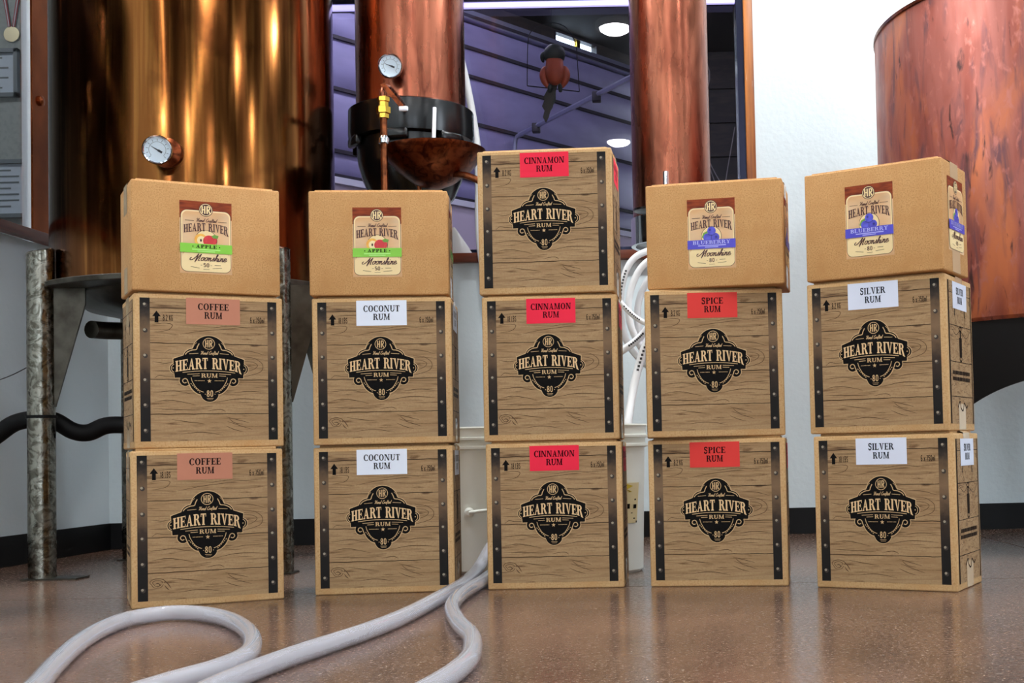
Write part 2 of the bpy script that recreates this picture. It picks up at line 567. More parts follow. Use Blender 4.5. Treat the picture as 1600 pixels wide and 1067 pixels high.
def glyph(ch):
    t, h, s = T_, H_, S_
    th = 0.11
    if ch == 'I':
        return stem(s), t + 2 * s
    if ch == 'H':
        return stem(s) + stem(0.86 - s - t) + [rect(s + t, 0.46, 0.86 - s - t, 0.46 + h)], 0.86
    if ch in 'EFL':
        w = 0.70
        o = stem(s)
        if ch != 'L':
            o += [rect(s, 1 - h, w, 1), rect(w - 0.07, 0.74, w, 1), rect(s + t, 0.47, w * 0.78, 0.47 + h), rect(w * 0.78 - 0.06, 0.36, w * 0.78, 0.66)]
        if ch != 'F':
            o += [rect(s, 0, w, h), rect(w - 0.07, 0, w, 0.27)]
        return o, w
    if ch == 'T':
        w = 0.76
        return stem(w / 2 - t / 2, top=False) + [rect(0.02, 1 - h, w - 0.02, 1), rect(0.02, 0.72, 0.09, 1), rect(w - 0.09, 0.72, w - 0.02, 1)], w
    if ch == 'A':
        w = 0.92
        return [[(0.10, 0), (0.10 + th, 0), (0.47, 0.93), (0.42, 1)], [(w - 0.12 - t * 1.05, 0), (w - 0.12, 0), (0.53, 1), (0.40, 1)],
                rect(0.23, 0.30, 0.62, 0.30 + h), rect(0, 0, 0.28, h), rect(w - 0.40, 0, w, h)], w
    if ch == 'V':
        w = 0.90
        return [[(0.10, 1), (0.44, 0), (0.54, 0), (0.10 + t * 1.1, 1)], [(w - 0.10 - th, 1), (w - 0.10, 1), (0.54, 0), (0.46, 0.05)],
                rect(0, 1 - h, 0.40, 1), rect(w - 0.29, 1 - h, w, 1)], w
    if ch == 'Y':
        w = 0.86
        return [[(0.08, 1), (0.36, 0.42), (0.50, 0.42), (0.08 + t * 1.1, 1)], [(w - 0.10 - th, 1), (w - 0.10, 1), (0.52, 0.42), (0.44, 0.45)],
                rect(0, 1 - h, 0.36, 1), rect(w - 0.28, 1 - h, w, 1)] + stem(w / 2 - t / 2, y1=0.48, top=False), w
    if ch == 'M':
        w = 1.12
        return [rect(0.09, 0, 0.09 + th, 1), rect(w - 0.09 - t, 0, w - 0.09, 1), [(0.09, 1), (0.50, 0), (0.58, 0), (0.09 + t * 1.15, 1)],
                [(w - 0.09 - t * 0.55, 1), (w - 0.09, 1), (0.58, 0), (0.53, 0.1)], rect(0, 0, 0.27, h), rect(w - 0.38, 0, w, h),
                rect(0, 1 - h, 0.25, 1), rect(w - 0.25, 1 - h, w, 1)], w
    if ch == 'N':
        w = 0.96
        return [rect(0.09, 0, 0.09 + th, 1), rect(w - 0.09 - th, 0, w - 0.09, 1), [(0.09, 1), (w - 0.09 - t * 0.9, 0), (w - 0.09, 0), (0.09 + t * 1.1, 1)],
                rect(0, 0, 0.27, h), rect(0, 1 - h, 0.25, 1), rect(w - 0.30, 1 - h, w, 1)], w
    if ch == 'O':
        return band(0.44, 0.5, 0.43, 0.52, 0.43 - t, 0.52 - h, 0, 360, 26), 0.88
    if ch == 'C':
        return band(0.44, 0.5, 0.43, 0.52, 0.43 - t, 0.52 - h, 48, 312, 22) + [rect(0.68, 0.66, 0.76, 0.98), rect(0.68, 0.04, 0.75, 0.26)], 0.80
    if ch == 'U':
        w = 0.90
        return [rect(0.10, 0.34, 0.10 + t, 1), rect(w - 0.10 - th, 0.34, w - 0.10, 1), rect(0.01, 1 - h, 0.38, 1), rect(w - 0.29, 1 - h, w - 0.01, 1)] + \
            band(w / 2, 0.35, w / 2 - 0.10, 0.37, w / 2 - 0.10 - t * 0.75, 0.37 - h * 1.3, 180, 360, 14), w
    if ch == 'S':
        w = 0.66
        return stroke([(0.58, 0.76), (0.50, 0.92), (0.32, 0.965), (0.13, 0.86), (0.13, 0.68), (0.32, 0.54), (0.50, 0.42), (0.53, 0.22), (0.36, 0.04), (0.18, 0.06), (0.07, 0.24)], 0.17, nib=(0.62, 1.0)) + \
            [rect(0.54, 0.68, 0.60, 0.98), rect(0.05, 0.02, 0.11, 0.32)], w
    if ch in 'PRB':
        w = {'P': 0.72, 'R': 0.86, 'B': 0.76}[ch]
        o = stem(s)
        x = s + t
        o += band(x + 0.10, 0.74, 0.32, 0.26, 0.32 - t * 0.95, 0.26 - h, -90, 90, 12) + [rect(x, 1 - h, x + 0.10, 1), rect(x, 0.48, x + 0.10, 0.48 + h)]
        if ch == 'B':
            o += band(x + 0.13, 0.265, 0.35, 0.265, 0.35 - t * 0.95, 0.265 - h, -90, 90, 12) + [rect(x, 0, x + 0.13, h)]
        if ch == 'R':
            o += [[(x + 0.10, 0.50), (x + 0.30, 0.52), (w + 0.03, 0), (w - t * 1.05, 0)], rect(w - 0.24, 0, w + 0.05, h)]
        return o, w
    if ch == ' ':
        return [], 0.45
    return [], 0.3


MONO = {
    '0': ([[(0.1, 0.5), (0.12, 0.85), (0.3, 1), (0.48, 0.85), (0.5, 0.5), (0.48, 0.15), (0.3, 0), (0.12, 0.15), (0.1, 0.5)]], 0.6),
    '1': ([[(0.05, 0.8), (0.2, 1), (0.2, 0)]], 0.35),
    '2': ([[(0.08, 0.78), (0.2, 0.98), (0.42, 0.95), (0.48, 0.72), (0.3, 0.4), (0.08, 0.02)], [(0.08, 0.03), (0.52, 0.03)]], 0.6),
    '5': ([[(0.48, 0.97), (0.13, 0.97), (0.11, 0.56), (0.3, 0.62), (0.48, 0.48), (0.48, 0.18), (0.3, 0.02), (0.08, 0.14)]], 0.58),
    '6': ([[(0.46, 0.9), (0.3, 1), (0.14, 0.8), (0.1, 0.4), (0.16, 0.08), (0.32, 0), (0.48, 0.16), (0.46, 0.46), (0.3, 0.55), (0.13, 0.42)]], 0.58),
    '7': ([[(0.06, 0.97), (0.5, 0.97), (0.24, 0)]], 0.55),
    '8': ([[(0.3, 0.52), (0.13, 0.66), (0.15, 0.9), (0.3, 1), (0.45, 0.9), (0.47, 0.66), (0.3, 0.52), (0.1, 0.34), (0.12, 0.1), (0.3, 0), (0.48, 0.1), (0.5, 0.34), (0.3, 0.52)]], 0.6),
    '.': ([[(0.1, 0.0), (0.1, 0.12)]], 0.2),
    'K': ([[(0.1, 0), (0.1, 1)], [(0.48, 1), (0.12, 0.5)], [(0.2, 0.6), (0.5, 0)]], 0.58),
    'G': ([[(0.48, 0.82), (0.3, 1), (0.13, 0.85), (0.1, 0.5), (0.13, 0.15), (0.3, 0), (0.48, 0.15), (0.48, 0.45), (0.32, 0.45)]], 0.6),
    'L': ([[(0.1, 1), (0.1, 0.03), (0.44, 0.03)]], 0.5),
    'B': ([[(0.1, 0), (0.1, 1), (0.36, 0.97), (0.44, 0.76), (0.34, 0.54), (0.12, 0.52)], [(0.34, 0.52), (0.48, 0.3), (0.38, 0.04), (0.1, 0.02)]], 0.58),
    'S': ([[(0.46, 0.84), (0.3, 1), (0.12, 0.84), (0.16, 0.62), (0.44, 0.4), (0.46, 0.16), (0.28, 0), (0.08, 0.16)]], 0.56),
    'x': ([[(0.06, 0.62), (0.42, 0)], [(0.42, 0.62), (0.06, 0)]], 0.5),
    'm': ([[(0.08, 0), (0.08, 0.62)], [(0.08, 0.5), (0.22, 0.64), (0.32, 0.5), (0.32, 0)], [(0.32, 0.5), (0.46, 0.64), (0.56, 0.5), (0.56, 0)]], 0.66),
    'l': ([[(0.1, 1), (0.1, 0)]], 0.25),
    ' ': ([], 0.28),
}
SCRIPT = {
    'M': ([[(-0.35, 0.42), (-0.5, 0.25), (-0.42, 0.05), (-0.15, 0.15), (0.2, 0.6), (0.38, 1.0)], [(0.38, 1.0), (0.30, 0.5), (0.18, -0.25)], [(0.22, -0.1), (0.5, 0.6), (0.72, 0.95)],
           [(0.72, 0.95), (0.62, 0.45), (0.56, 0.02), (0.70, 0.06)]], 0.80),
    'H': ([[(0.0, 0.75), (0.12, 0.95), (0.3, 0.9), (0.24, 0.4), (0.08, 0.0)], [(0.62, 1.0), (0.5, 0.5), (0.40, 0.0)], [(0.1, 0.42), (0.62, 0.55)]], 0.66),
    'C': ([[(0.58, 0.85), (0.5, 1.0), (0.3, 0.9), (0.12, 0.5), (0.14, 0.08), (0.36, 0.02), (0.58, 0.25)]], 0.58),
    'o': ([[(0.32, 0.48), (0.14, 0.46), (0.04, 0.2), (0.14, 0.0), (0.3, 0.1), (0.36, 0.36), (0.28, 0.5), (0.5, 0.38)]], 0.44),
    'a': ([[(0.36, 0.44), (0.18, 0.48), (0.04, 0.22), (0.12, 0.0), (0.28, 0.16), (0.38, 0.46), (0.34, 0.1), (0.5, 0.08)]], 0.44),
    'n': ([[(0.02, 0.4), (0.1, 0.48), (0.04, 0.0)], [(0.06, 0.12), (0.2, 0.44), (0.32, 0.44), (0.28, 0.1), (0.36, 0.0), (0.48, 0.14)]], 0.44),
    's': ([[(0.02, 0.04), (0.2, 0.36), (0.22, 0.54), (0.3, 0.3), (0.26, 0.04), (0.08, 0.02)], [(0.26, 0.04), (0.44, 0.16)]], 0.38),
    'h': ([[(0.02, 0.3), (0.24, 0.8), (0.22, 1.0), (0.12, 0.8), (0.04, 0.0)], [(0.06, 0.12), (0.2, 0.44), (0.32, 0.42), (0.28, 0.08), (0.36, 0.0), (0.46, 0.14)]], 0.42),
    'i': ([[(0.06, 0.46), (0.02, 0.08), (0.1, 0.0), (0.24, 0.16)], [(0.12, 0.64), (0.13, 0.7)]], 0.22),
    'e': ([[(0.04, 0.18), (0.24, 0.28), (0.28, 0.44), (0.16, 0.5), (0.05, 0.26), (0.12, 0.02), (0.28, 0.04), (0.44, 0.22)]], 0.36),
    'd': ([[(0.34, 0.44), (0.16, 0.48), (0.04, 0.2), (0.12, 0.0), (0.28, 0.16), (0.46, 1.0)], [(0.46, 1.0), (0.34, 0.12), (0.46, 0.04)]], 0.44),
    'r': ([[(0.02, 0.4), (0.1, 0.5), (0.08, 0.0)], [(0.1, 0.2), (0.2, 0.44), (0.32, 0.46)]], 0.32),
    'f': ([[(0.34, 0.9), (0.26, 1.0), (0.16, 0.6), (0.06, -0.3)], [(0.0, 0.46), (0.34, 0.5)]], 0.28),
    't': ([[(0.2, 0.9), (0.1, 0.1), (0.2, 0.0), (0.3, 0.12)], [(0.02, 0.6), (0.36, 0.64)]], 0.28),
    ' ': ([], 0.34),
}


def fit_text(polys, x0, x1, y0, y1, w, h=1.0):
    """map drawing of width w and height h into a rectangle"""
    return [[(x0 + (x1 - x0) * x / w, y0 + (y1 - y0) * y / h) for x, y in p] for p in polys]


def serif(txt, track=0.08):
    out, x = [], 0.0
    for c in txt:
        g, w = glyph(c)
        out += xf(g, dx=x)
        x += w + track
    return out, x - track


def mono(txt, w=0.14, track=0.08, bold=None):
    out, x = [], 0.0
    for c in txt:
        ss, adv = MONO[c]
        for q in ss:
            out += stroke([(a + x, b) for a, b in q], w, smooth=len(q) > 4, sub=3)
        x += adv + track
    return out, x - track


def script(txt, w=0.09, slant=0.25):
    out, x = [], 0.0
    for c in txt:
        ss, adv = SCRIPT[c]
        for q in ss:
            out += stroke([(a + x + slant * b, b) for a, b in q], w, sub=4, nib=(1.15, 0.7))
        x += adv
    return out, x


def serif_in(txt, x0, x1, y0, y1, track=0.08):
    p, w = serif(txt, track)
    return fit_text(p, x0, x1, y0, y1, w)


def mono_in(txt, x0, x1, y0, y1, w=0.14):
    p, ww = mono(txt, w)
    return fit_text(p, x0, x1, y0, y1, ww)


def script_in(txt, x0, x1, y0, y1, w=0.09):
    p, ww = script(txt, w)
    return fit_text(p, x0, x1, y0, y1, ww)


def arch_text(txt, x0, x1, ylow, hgt, arch, flare=0.0):
    """serif text on an arched baseline; ends sit lower by arch"""
    p, w = serif(txt, 0.07)
    out = []
    for poly in p:
        q = []
        for x, y in poly:
            u = x / w
            k = (2 * u - 1) ** 2
            q.append((x0 + (x1 - x0) * u, ylow - arch * k + y * hgt * (1 + flare * k)))
        out.append(q)
    return out


# ------------------------------------------------------------------ the setting
def frame_matrix(xaxis, origin):
    x = Vector(xaxis).normalized()
    y = Vector((-x.y, x.x, 0))
    m = Matrix.Identity(4)
    m.col[0][:3] = x
    m.col[1][:3] = y
    m.col[2][:3] = (0, 0, 1)
    m.translation = Vector(origin)
    return m


BW = frame_matrix((1, 0.01, 0), (0, 3.78, 0))            # s along the back wall, n behind it, z
LW = frame_matrix((0.06, 1, 0), (-1.69, 3.23, 0))        # t along the left wall, away from the camera, n out of the room
GW = frame_matrix((0.6392, 0.7691, 0), (-1.2303, 4.9, 0))  # along the overhead door

CEIL = 2.6
S_CORNER, S_END = -1.66, 3.6
WL, WR, WZ0, WZ1 = -1.20, 0.327, 0.880, 1.700


def grid_solid(name, xs, zs, holes, y0, y1, m, parent=None, mtx=None):
    """one connected slab over a grid of cells, with some cells left open"""
    bm = bmesh.new()
    vd = {}

    def V(i, j, k):
        if (i, j, k) not in vd:
            vd[(i, j, k)] = bm.verts.new((xs[i], (y0, y1)[k], zs[j]))
        return vd[(i, j, k)]
    nx, nz = len(xs) - 1, len(zs) - 1
    solid = lambda i, j: 0 <= i < nx and 0 <= j < nz and (i, j) not in holes
    for i in range(nx):
        for j in range(nz):
            if not solid(i, j):
                continue
            bm.faces.new((V(i, j, 0), V(i + 1, j, 0), V(i + 1, j + 1, 0), V(i, j + 1, 0)))
            bm.faces.new((V(i, j, 1), V(i, j + 1, 1), V(i + 1, j + 1, 1), V(i + 1, j, 1)))
            if not solid(i - 1, j):
                bm.faces.new((V(i, j, 0), V(i, j + 1, 0), V(i, j + 1, 1), V(i, j, 1)))
            if not solid(i + 1, j):
                bm.faces.new((V(i + 1, j, 0), V(i + 1, j, 1), V(i + 1, j + 1, 1), V(i + 1, j + 1, 0)))
            if not solid(i, j - 1):
                bm.faces.new((V(i, j, 0), V(i, j, 1), V(i + 1, j, 1), V(i + 1, j, 0)))
            if not solid(i, j + 1):
                bm.faces.new((V(i, j + 1, 0), V(i + 1, j + 1, 0), V(i + 1, j + 1, 1), V(i, j + 1, 1)))
    bmesh.ops.recalc_face_normals(bm, faces=bm.faces[:])
    o = link(name, mesh_from(bm, name), m, parent)
    if mtx is not None and parent is None:
        o.matrix_world = mtx
    return o


def box_obj(name, b, m, parent=None, mtx=None, bevel=0.0):
    o = link(name, box_me(name, *b, bevel=bevel), m, parent)
    if mtx is not None and parent is None:
        o.matrix_world = mtx
    return o


def frame_obj(name, x0, x1, z0, z1, t, y0, y1, m, parent=None, mtx=None):
    return grid_solid(name, [x0, x0 + t, x1 - t, x1], [z0, z0 + t, z1 - t, z1], {(1, 1)}, y0, y1, m, parent, mtx)


# floor: slabs with sawn joints over a filler bed
floor = struct(box_obj('floor', (-6, -4.2, -0.12, 5.2, 10, -0.012), M_JOINT))
for a in ((-4.2, 2.43), (2.43, 10)):
    for b in ((-6, -2.3), (-2.3, 0.95), (0.95, 5.2)):
        link('slab', box_me('slab', b[0] + 0.002, a[0] + 0.002, -0.012, b[1] - 0.002, a[1] - 0.002, 0.0), M_FLOOR, floor)

ceiling = struct(box_obj('ceiling', (-6, -4.2, CEIL, 5.2, 4.9, CEIL + 0.1), M_CEIL))
wall_back = struct(grid_solid('wall_back', [S_CORNER, WL, WR, S_END], [0, WZ0, WZ1, CEIL], {(1, 1)}, 0, 0.12, M_WALL, None, BW))
wall_left = struct(grid_solid('wall_left', [-7.5, -1.5, 0.125, 0.54], [0, 0.878, 1.85, CEIL], {(1, 1)}, 0, 0.03, M_WALL, None, LW))
struct(box_obj('baseboard_back', (S_CORNER, -0.008, 0.0, S_END, 0.0, 0.080), M_BASEB, None, BW))
struct(box_obj('baseboard_left', (-7.5, -0.008, 0.0, 0.53, 0.0, 0.080), M_BASEB, None, LW))

# back window: frame, pane, sill, oak trim
w1 = struct(frame_obj('window_1', WL, WR, WZ0, WZ1, 0.021, 0.0, 0.08, M_NAVY, None, BW))
box_obj('window_pane', (WL + 0.02, 0.046, WZ0 + 0.02, WR - 0.02, 0.050, WZ1 - 0.02), M_GLASS, w1)
box_obj('window_sill', (WL - 0.02, -0.03, 0.859, WR + 0.005, 0.03, 0.887), M_SILL, w1, None, 0.002)
box_obj('window_trim', (WR, -0.012, 0.85, WR + 0.029, 0.0, 1.74), M_OAK, w1, None, 0.002)
led = box_obj('led_strip', (WL + 0.022, 0.004, 1.662, WR - 0.024, 0.018, 1.678), M_LED, None, BW)
tag(led, 'thin glowing lilac light strip along the head of the big window', 'light strip')

# left window: glossy copper coloured jamb, brown sill
w2 = struct(box_obj('window_2', (0.117, -0.006, 0.905, 0.222, 0.0, 1.95), M_JAMB, None, LW))
box_obj('window_pane', (-1.5, 0.012, 0.878, 0.125, 0.016, 1.85), M_GLASS, w2)
box_obj('window_sill', (-1.55, -0.030, 0.879, 0.235, 0.0, 0.906), M_SILL, w2, None, 0.002)
link('jamb_boss', lathe_me('jamb_boss', [(0, 0), (0.014, 0), (0.014, 0.006), (0.006, 0.01), (0, 0.01)], 20,
                           mtx=Matrix.Translation((0.155, -0.006, 1.28)) @ Matrix.Rotation(PI / 2, 4, 'X')), M_JAMB, w2)

# rest of the building shell: front wall with three tall windows, right wall with one
FRONT_WIN = [(-1.50, -1.28), (0.18, 0.52), (1.42, 1.85)]
xs = [-6.0]
for a, b in FRONT_WIN:
    xs += [a, b]
xs.append(5.2)
wall_front = struct(grid_solid('wall_front', xs, [0, 0.15, 2.35, CEIL], {(1, 1), (3, 1), (5, 1)}, -4.2, -4.1, M_WALL))
for i, (a, b) in enumerate(FRONT_WIN):
    f = struct(frame_obj('window_%d' % (i + 4), a, b, 0.15, 2.35, 0.03, -4.18, -4.12, M_NAVY))
    box_obj('window_pane', (a + 0.03, -4.152, 0.18, b - 0.03, -4.148, 2.32), M_GLASS, f)
RWM = frame_matrix((0, 1, 0), (3.6, 0, 0))               # y along the right wall
RWM.col[1][:3] = (1, 0, 0)
RW = (0.5, 1.5, 0.5, 2.2)
wall_right = struct(grid_solid('wall_right', [-4.1, RW[0], RW[1], 3.78], [0, RW[2], RW[3], CEIL], {(1, 1)}, 0, 0.1, M_WALL, None, RWM))
f = struct(frame_obj('window_3', RW[0], RW[1], RW[2], RW[3], 0.03, 0.02, 0.08, M_NAVY, None, RWM))
box_obj('window_pane', (RW[0] + 0.03, 0.048, RW[2] + 0.03, RW[1] - 0.03, 0.052, RW[3] - 0.03), M_GLASS, f)

# ------------------------------------------------------------------ room behind the big window
G0, G1 = -0.5, 2.12
struct(grid_solid('wall_workshop', [G0 - 0.2, 1.36, 1.66, G1], [0, 2.272, 2.345, 2.6], {(1, 1)}, 0.07, 0.10, M_DARKWALL, None, GW))
gdoor = empty('garage_door')
gdoor.matrix_world = GW
tag(gdoor, 'lavender sectional overhead door with dark seams seen through the big window', 'garage door')
PZ = [1.395, 1.503, 1.757, 1.968, 2.098, 2.215]
for i in range(len(PZ) - 1):
    link('door_panel', box_me('door_panel', G0, 0.0, PZ[i] + 0.006, G1, 0.05, PZ[i + 1] - 0.006, 0.004, None, 1), M_DOOR, gdoor)
for z in PZ[1:-1]:
    box_obj('strut', (G0, -0.012, z - 0.010, G1, 0.03, z + 0.004), M_DOOR_SEAM, gdoor)
box_obj('bottom_seal', (G0, -0.01, PZ[0] - 0.004, G1, 0.05, PZ[0] + 0.012), M_DOOR_SEAM, gdoor)
hd = box_obj('door_header', (G0, -0.03, 2.215, G1, 0.06, 2.258), M_TRACK, gdoor)
box_obj('header_seam', (G0, -0.034, 2.222, G1, -0.03, 2.236), M_DOOR_SEAM, hd)
struct(box_obj('wall_dado', (G0, -0.02, 0.0, G1, 0.05, 1.36), M_DOOR_PALE, None, GW))
struct(box_obj('trim_1', (G0, -0.035, 1.362, G1, 0.05, 1.388), M_WHITE_TRIM, None, GW))
tr = struct(frame_obj('window_7', 1.355, 1.665, 2.266, 2.35, 0.006, 0.062, 0.07, M_DOOR_SEAM, None, GW))
box_obj('window_pane', (1.36, 0.08, 2.272, 1.66, 0.084, 2.345), M_SKYPANE, tr)
box_obj('window_mullion', (1.52, 0.07, 2.272, 1.545, 0.09, 2.345), M_BRASS, tr)
track = empty('door_track', (-0.60, 5.655, 1.735))
tag(track, 'galvanized overhead door rail running diagonally behind the parrot', 'rail')
a = Vector((0.04, -0.05, 0.0)); b = Vector((0.60, -0.94, 0.0))
link('rail', tube_me('rail', [a, a.lerp(b, 0.5), b], 0.011, 6, 2), M_TRACK, track)
for t in (0.16, 0.68):
    p = a.lerp(b, t)
    link('hanger', box_me('hanger', p.x - 0.018, p.y - 0.018, -0.03, p.x + 0.018, p.y + 0.018, 0.012, 0.004), M_DOOR_SEAM, track)
link('rail_bend', tube_me('rail_bend', [a, (0.02, -0.035, -0.02), (0.014, -0.028, -0.12), (0.014, -0.028, -0.36)], 0.010, 6, 4), M_TRACK, track)
cpoly = [tuple((GW @ Vector((G0 - 0.2, 0.1, 0)))[:2]), tuple((GW @ Vector((G1, 0.1, 0)))[:2]), (4.2, 6.5), (4.2, 3.91), (-1.7, 3.90)]
struct(link('ceiling_workshop', prism_me('ceiling_workshop', cpoly, lambda u, v, w: (u, v, 2.36 + w), 0.1), M_DARKCEIL))
dark = struct(box_obj('wall_workshop_dark', (0.16, 6.40, 0, 4.2, 6.5, 2.36), M_DARKWALL))
for i in range(8):
    box_obj('wall_board', (0.16, 6.385, 0.9 + i * 0.18, 3.2, 6.40, 0.9 + i * 0.18 + 0.172), M_DARKWALL, dark)
struct(box_obj('wall_workshop_end', (4.2, 3.8, 0, 4.3, 6.5, 2.46), M_DARKWALL))
cab = [[(0.22, 6.2, 2.3), (0.30, 6.2, 2.0), (0.34, 6.2, 1.75), (0.47, 6.2, 1.5)],
       [(0.24, 6.22, 2.35), (0.36, 6.22, 2.2), (0.30, 6.22, 1.9), (0.38, 6.22, 1.6), (0.42, 6.22, 1.35)],
       [(0.48, 6.18, 1.9), (0.44, 6.18, 1.7), (0.40, 6.18, 1.5), (0.33, 6.18, 1.3)]]
for i, c in enumerate(cab):
    o = link('hanging_cable', tube_me('hanging_cable', c, 0.0028, 6, 6), M_CABLE)
    tag(o, ('thin grey cable looping across the dark wall, leftmost of three', 'thin grey cable curving in a long bow on the dark wall', 'thin grey cable crossing the others on the dark wall')[i], 'cable', 'cables on the dark wall behind the window')
# two unseen tubes, added to light that room
for i, (x, y) in enumerate(((-0.75, 4.6), (0.5, 4.7))):
    t = empty('fill_tube', (x, y, 2.33), math.radians(50))
    tag(t, 'unseen tube added to light the room behind the window, %s' % ('left one' if i == 0 else 'right one'), 'lamp', 'added fill tubes behind the window')
    link('housing', box_me('housing', -0.45, -0.04, 0.005, 0.45, 0.04, 0.03, 0.004), M_LAMP_RIM, t)
    link('tube', tube_me('tube', [(-0.43, 0, 0), (0.43, 0, 0)], 0.012, 8, 1, False), M_FILL_TUBE, t)

# annex beyond the left window
struct(box_obj('wall_annex', (-6.0, 4.32, 0, -1.72, 4.42, 2.6), M_ANNEX))
struct(box_obj('wall_annex_side', (-6.0, -4.1, 0, -5.9, 4.32, 2.6), M_ANNEX))


def certificate(name, x0, z0, x1, z1, label, lines):
    t = empty(name, ((x0 + x1) / 2, 4.32, z0))
    tag(t, label, 'certificate')
    w, h = (x1 - x0) / 2, z1 - z0
    bm = bmesh.new()
    for bb in ((-w, -0.02, 0, -w + 0.014, 0, h), (w - 0.014, -0.02, 0, w, 0, h), (-w, -0.02, 0, w, 0, 0.014), (-w, -0.02, h - 0.014, w, 0, h)):
        bm_box(bm, *bb)
    link('frame', mesh_from(bm, 'frame'), M_FRAME_G, t)
    pp = link('paper', box_me('paper', -w + 0.013, -0.008, 0.013, w - 0.013, -0.001, h - 0.013), M_PAPER, t)
    fr = lambda u, v, o: (u, -0.0085 - o, v)
    pl = []
    for k in range(lines):
        zz = h * (0.82 - 0.62 * k / max(1, lines - 1))
        ww = w * (0.55 if k % 3 == 0 else 0.72)
        pl.append(rect(-ww, zz - 0.003, ww, zz + 0.003))
    link('printed_lines', print_me('printed_lines', pl, fr, 0.0005), M_FRAME_G, pp)


certificate('framed_certificate', -2.47, 1.572, -2.209, 1.745, 'pale framed certificate hanging below the medal, seen through the left window', 4)
certificate('framed_certificate', -2.50, 1.14, -2.163, 1.347, 'larger blue-white framed certificate just above the left window sill', 7)
md = empty('medal', (-2.236, 4.32, 1.80))
tag(md, 'round medal on a red and white ribbon beyond the left window', 'medal')
link('disc', lathe_me('disc', [(0, -0.004), (0.020, -0.004), (0.026, -0.006), (0.028, 0), (0.0, 0)], 24, mtx=Matrix.Translation((0, -0.006, 0)) @ Matrix.Rotation(PI / 2, 4, 'X')), M_MEDAL, md)
for s in (-1, 1):
    rb = link('ribbon', prism_me('ribbon', [(s * 0.002, 0.025), (s * 0.012, 0.025), (s * 0.042, 0.20), (s * 0.028, 0.20)], lambda u, v, w: (u, -0.006 + w, v), 0.002), M_RIB_R, md)
    link('ribbon_stripe', prism_me('ribbon_stripe', [(s * 0.006, 0.026), (s * 0.009, 0.026), (s * 0.038, 0.20), (s * 0.033, 0.20)], lambda u, v, w: (u, -0.0075 + w, v), 0.0012), M_RIB_W, rb)

# ------------------------------------------------------------------ ceiling lamps of the room, plus unseen ones added to light walls and side room
LAMPS = [(-0.072, 1.053, 'nearest the middle stack'), (1.5, 1.05, 'in front of the kettle'), (2.95, 1.05, 'beside the right wall window'), (-2.75, 3.0, 'added to light the side room beyond the left window'),  # last one here is put in to light the side room
         (-0.062, -1.41, 'straight behind the camera'), (1.5, -1.41, 'right of the one behind the camera'), (2.95, -1.41, 'in the right rear of the room'), (-1.50, -1.41, 'in the left rear of the room'),
         (-1.2, -3.3, 'near the narrow front window'), (1.5, -3.2, 'near the wide front window'), (0.66, 2.85, 'added to brighten the white wall beside the kettle'), (1.75, 2.8, 'added in the right corner to brighten the white wall'), (-0.42, 2.80, 'added between the copper columns to brighten the back wall'), (-1.62, 2.25, 'added to brighten the left wall beside the still')]  # last four put in, out of view, to brighten back and left walls
wall_fill_me = lathe_me('diffuser', [(0.0, -0.038), (0.03, -0.036), (0.06, -0.028), (0.082, -0.014), (0.088, 0.0)], 24)
lamp_me = lathe_me('diffuser', [(0.0, -0.038), (0.03, -0.036), (0.06, -0.028), (0.082, -0.014), (0.088, 0.0)], 24)
trim_me = lathe_me('trim_ring', [(0.088, -0.004), (0.104, -0.006), (0.108, 0.0), (0.108, 0.03), (0.088, 0.03)], 24)
for x, y, n in LAMPS:
    t = empty('ceiling_lamp', (x, y, CEIL - 0.03))
    tag(t, 'round white ceiling lamp ' + n, 'lamp', 'round ceiling lamps')
    if y > 2.5 and x > -1:  # added back-wall fill, stronger than the room's own lamps
        link('diffuser', wall_fill_me, M_WALL_FILL, t)
    else:
        link('diffuser', lamp_me, M_LAMP, t)
    link('trim_ring', trim_me, M_LAMP_RIM, t)

for i, x in enumerate((-1.35, 0.20)):
    t = empty('linear_lamp', (x, -0.55, CEIL - 0.05))
    tag(t, 'long slim ceiling lamp running away from the camera, %s' % ('over the left stack' if i == 0 else 'over the spice stack'), 'lamp', 'long ceiling lamps')
    link('housing', box_me('housing', -0.03, -3.35, 0.012, 0.03, 3.35, 0.05, 0.004), M_LAMP_RIM, t)
    link('tube', tube_me('tube', [(0, -3.32, 0), (0, 3.32, 0)], 0.013, 8, 1, False), M_LAMP_L, t)

# ------------------------------------------------------------------ boxes
W, H, D = 0.27, 0.2878, 0.181
W2, H2, D2 = 0.2695, 0.2062, 0.153
GAP = 0.0048
front = lambda w: (lambda u, v, o: (u, -o, v))


def right_of(w):
    return lambda u, v, o: (w / 2 + o, u, v)


def left_of(w, d):
    return lambda u, v, o: (-w / 2 - o, d - u, v)


CACHE = {}
SMALL_PRINT = {'plank_lines', 'grain_lines', 'rivet_print', 'rivet_glints', 'weight_text', 'count_text', 'emblem_ornament', 'emblem_title', 'label_lettering', 'side_marks',
               'flavor_lettering', 'flavor_lettering_shade', 'flavor_subline', 'monogram', 'berry_shade_print', 'berry_print', 'red_apple_print', 'arrow_mark'}


def part(key, maker, name, m, parent):
    if key not in CACHE:
        me = maker()
        me.materials.append(m)
        CACHE[key] = me
    o = bpy.data.objects.new(name, CACHE[key])
    COL.objects.link(o)
    o.parent = parent
    if name in SMALL_PRINT:
        o['kind'] = 'stuff'
    return o


def carton_body(w, d, h):
    bm = bmesh.new()
    bm_box(bm, -w / 2, 0, 0, w / 2, d, h)
    bmesh.ops.bevel(bm, geom=bm.edges[:], offset=0.0032, segments=3, affect='EDGES', profile=0.5)
    return smooth_by_angle(mesh_from(bm, 'body'), 60)


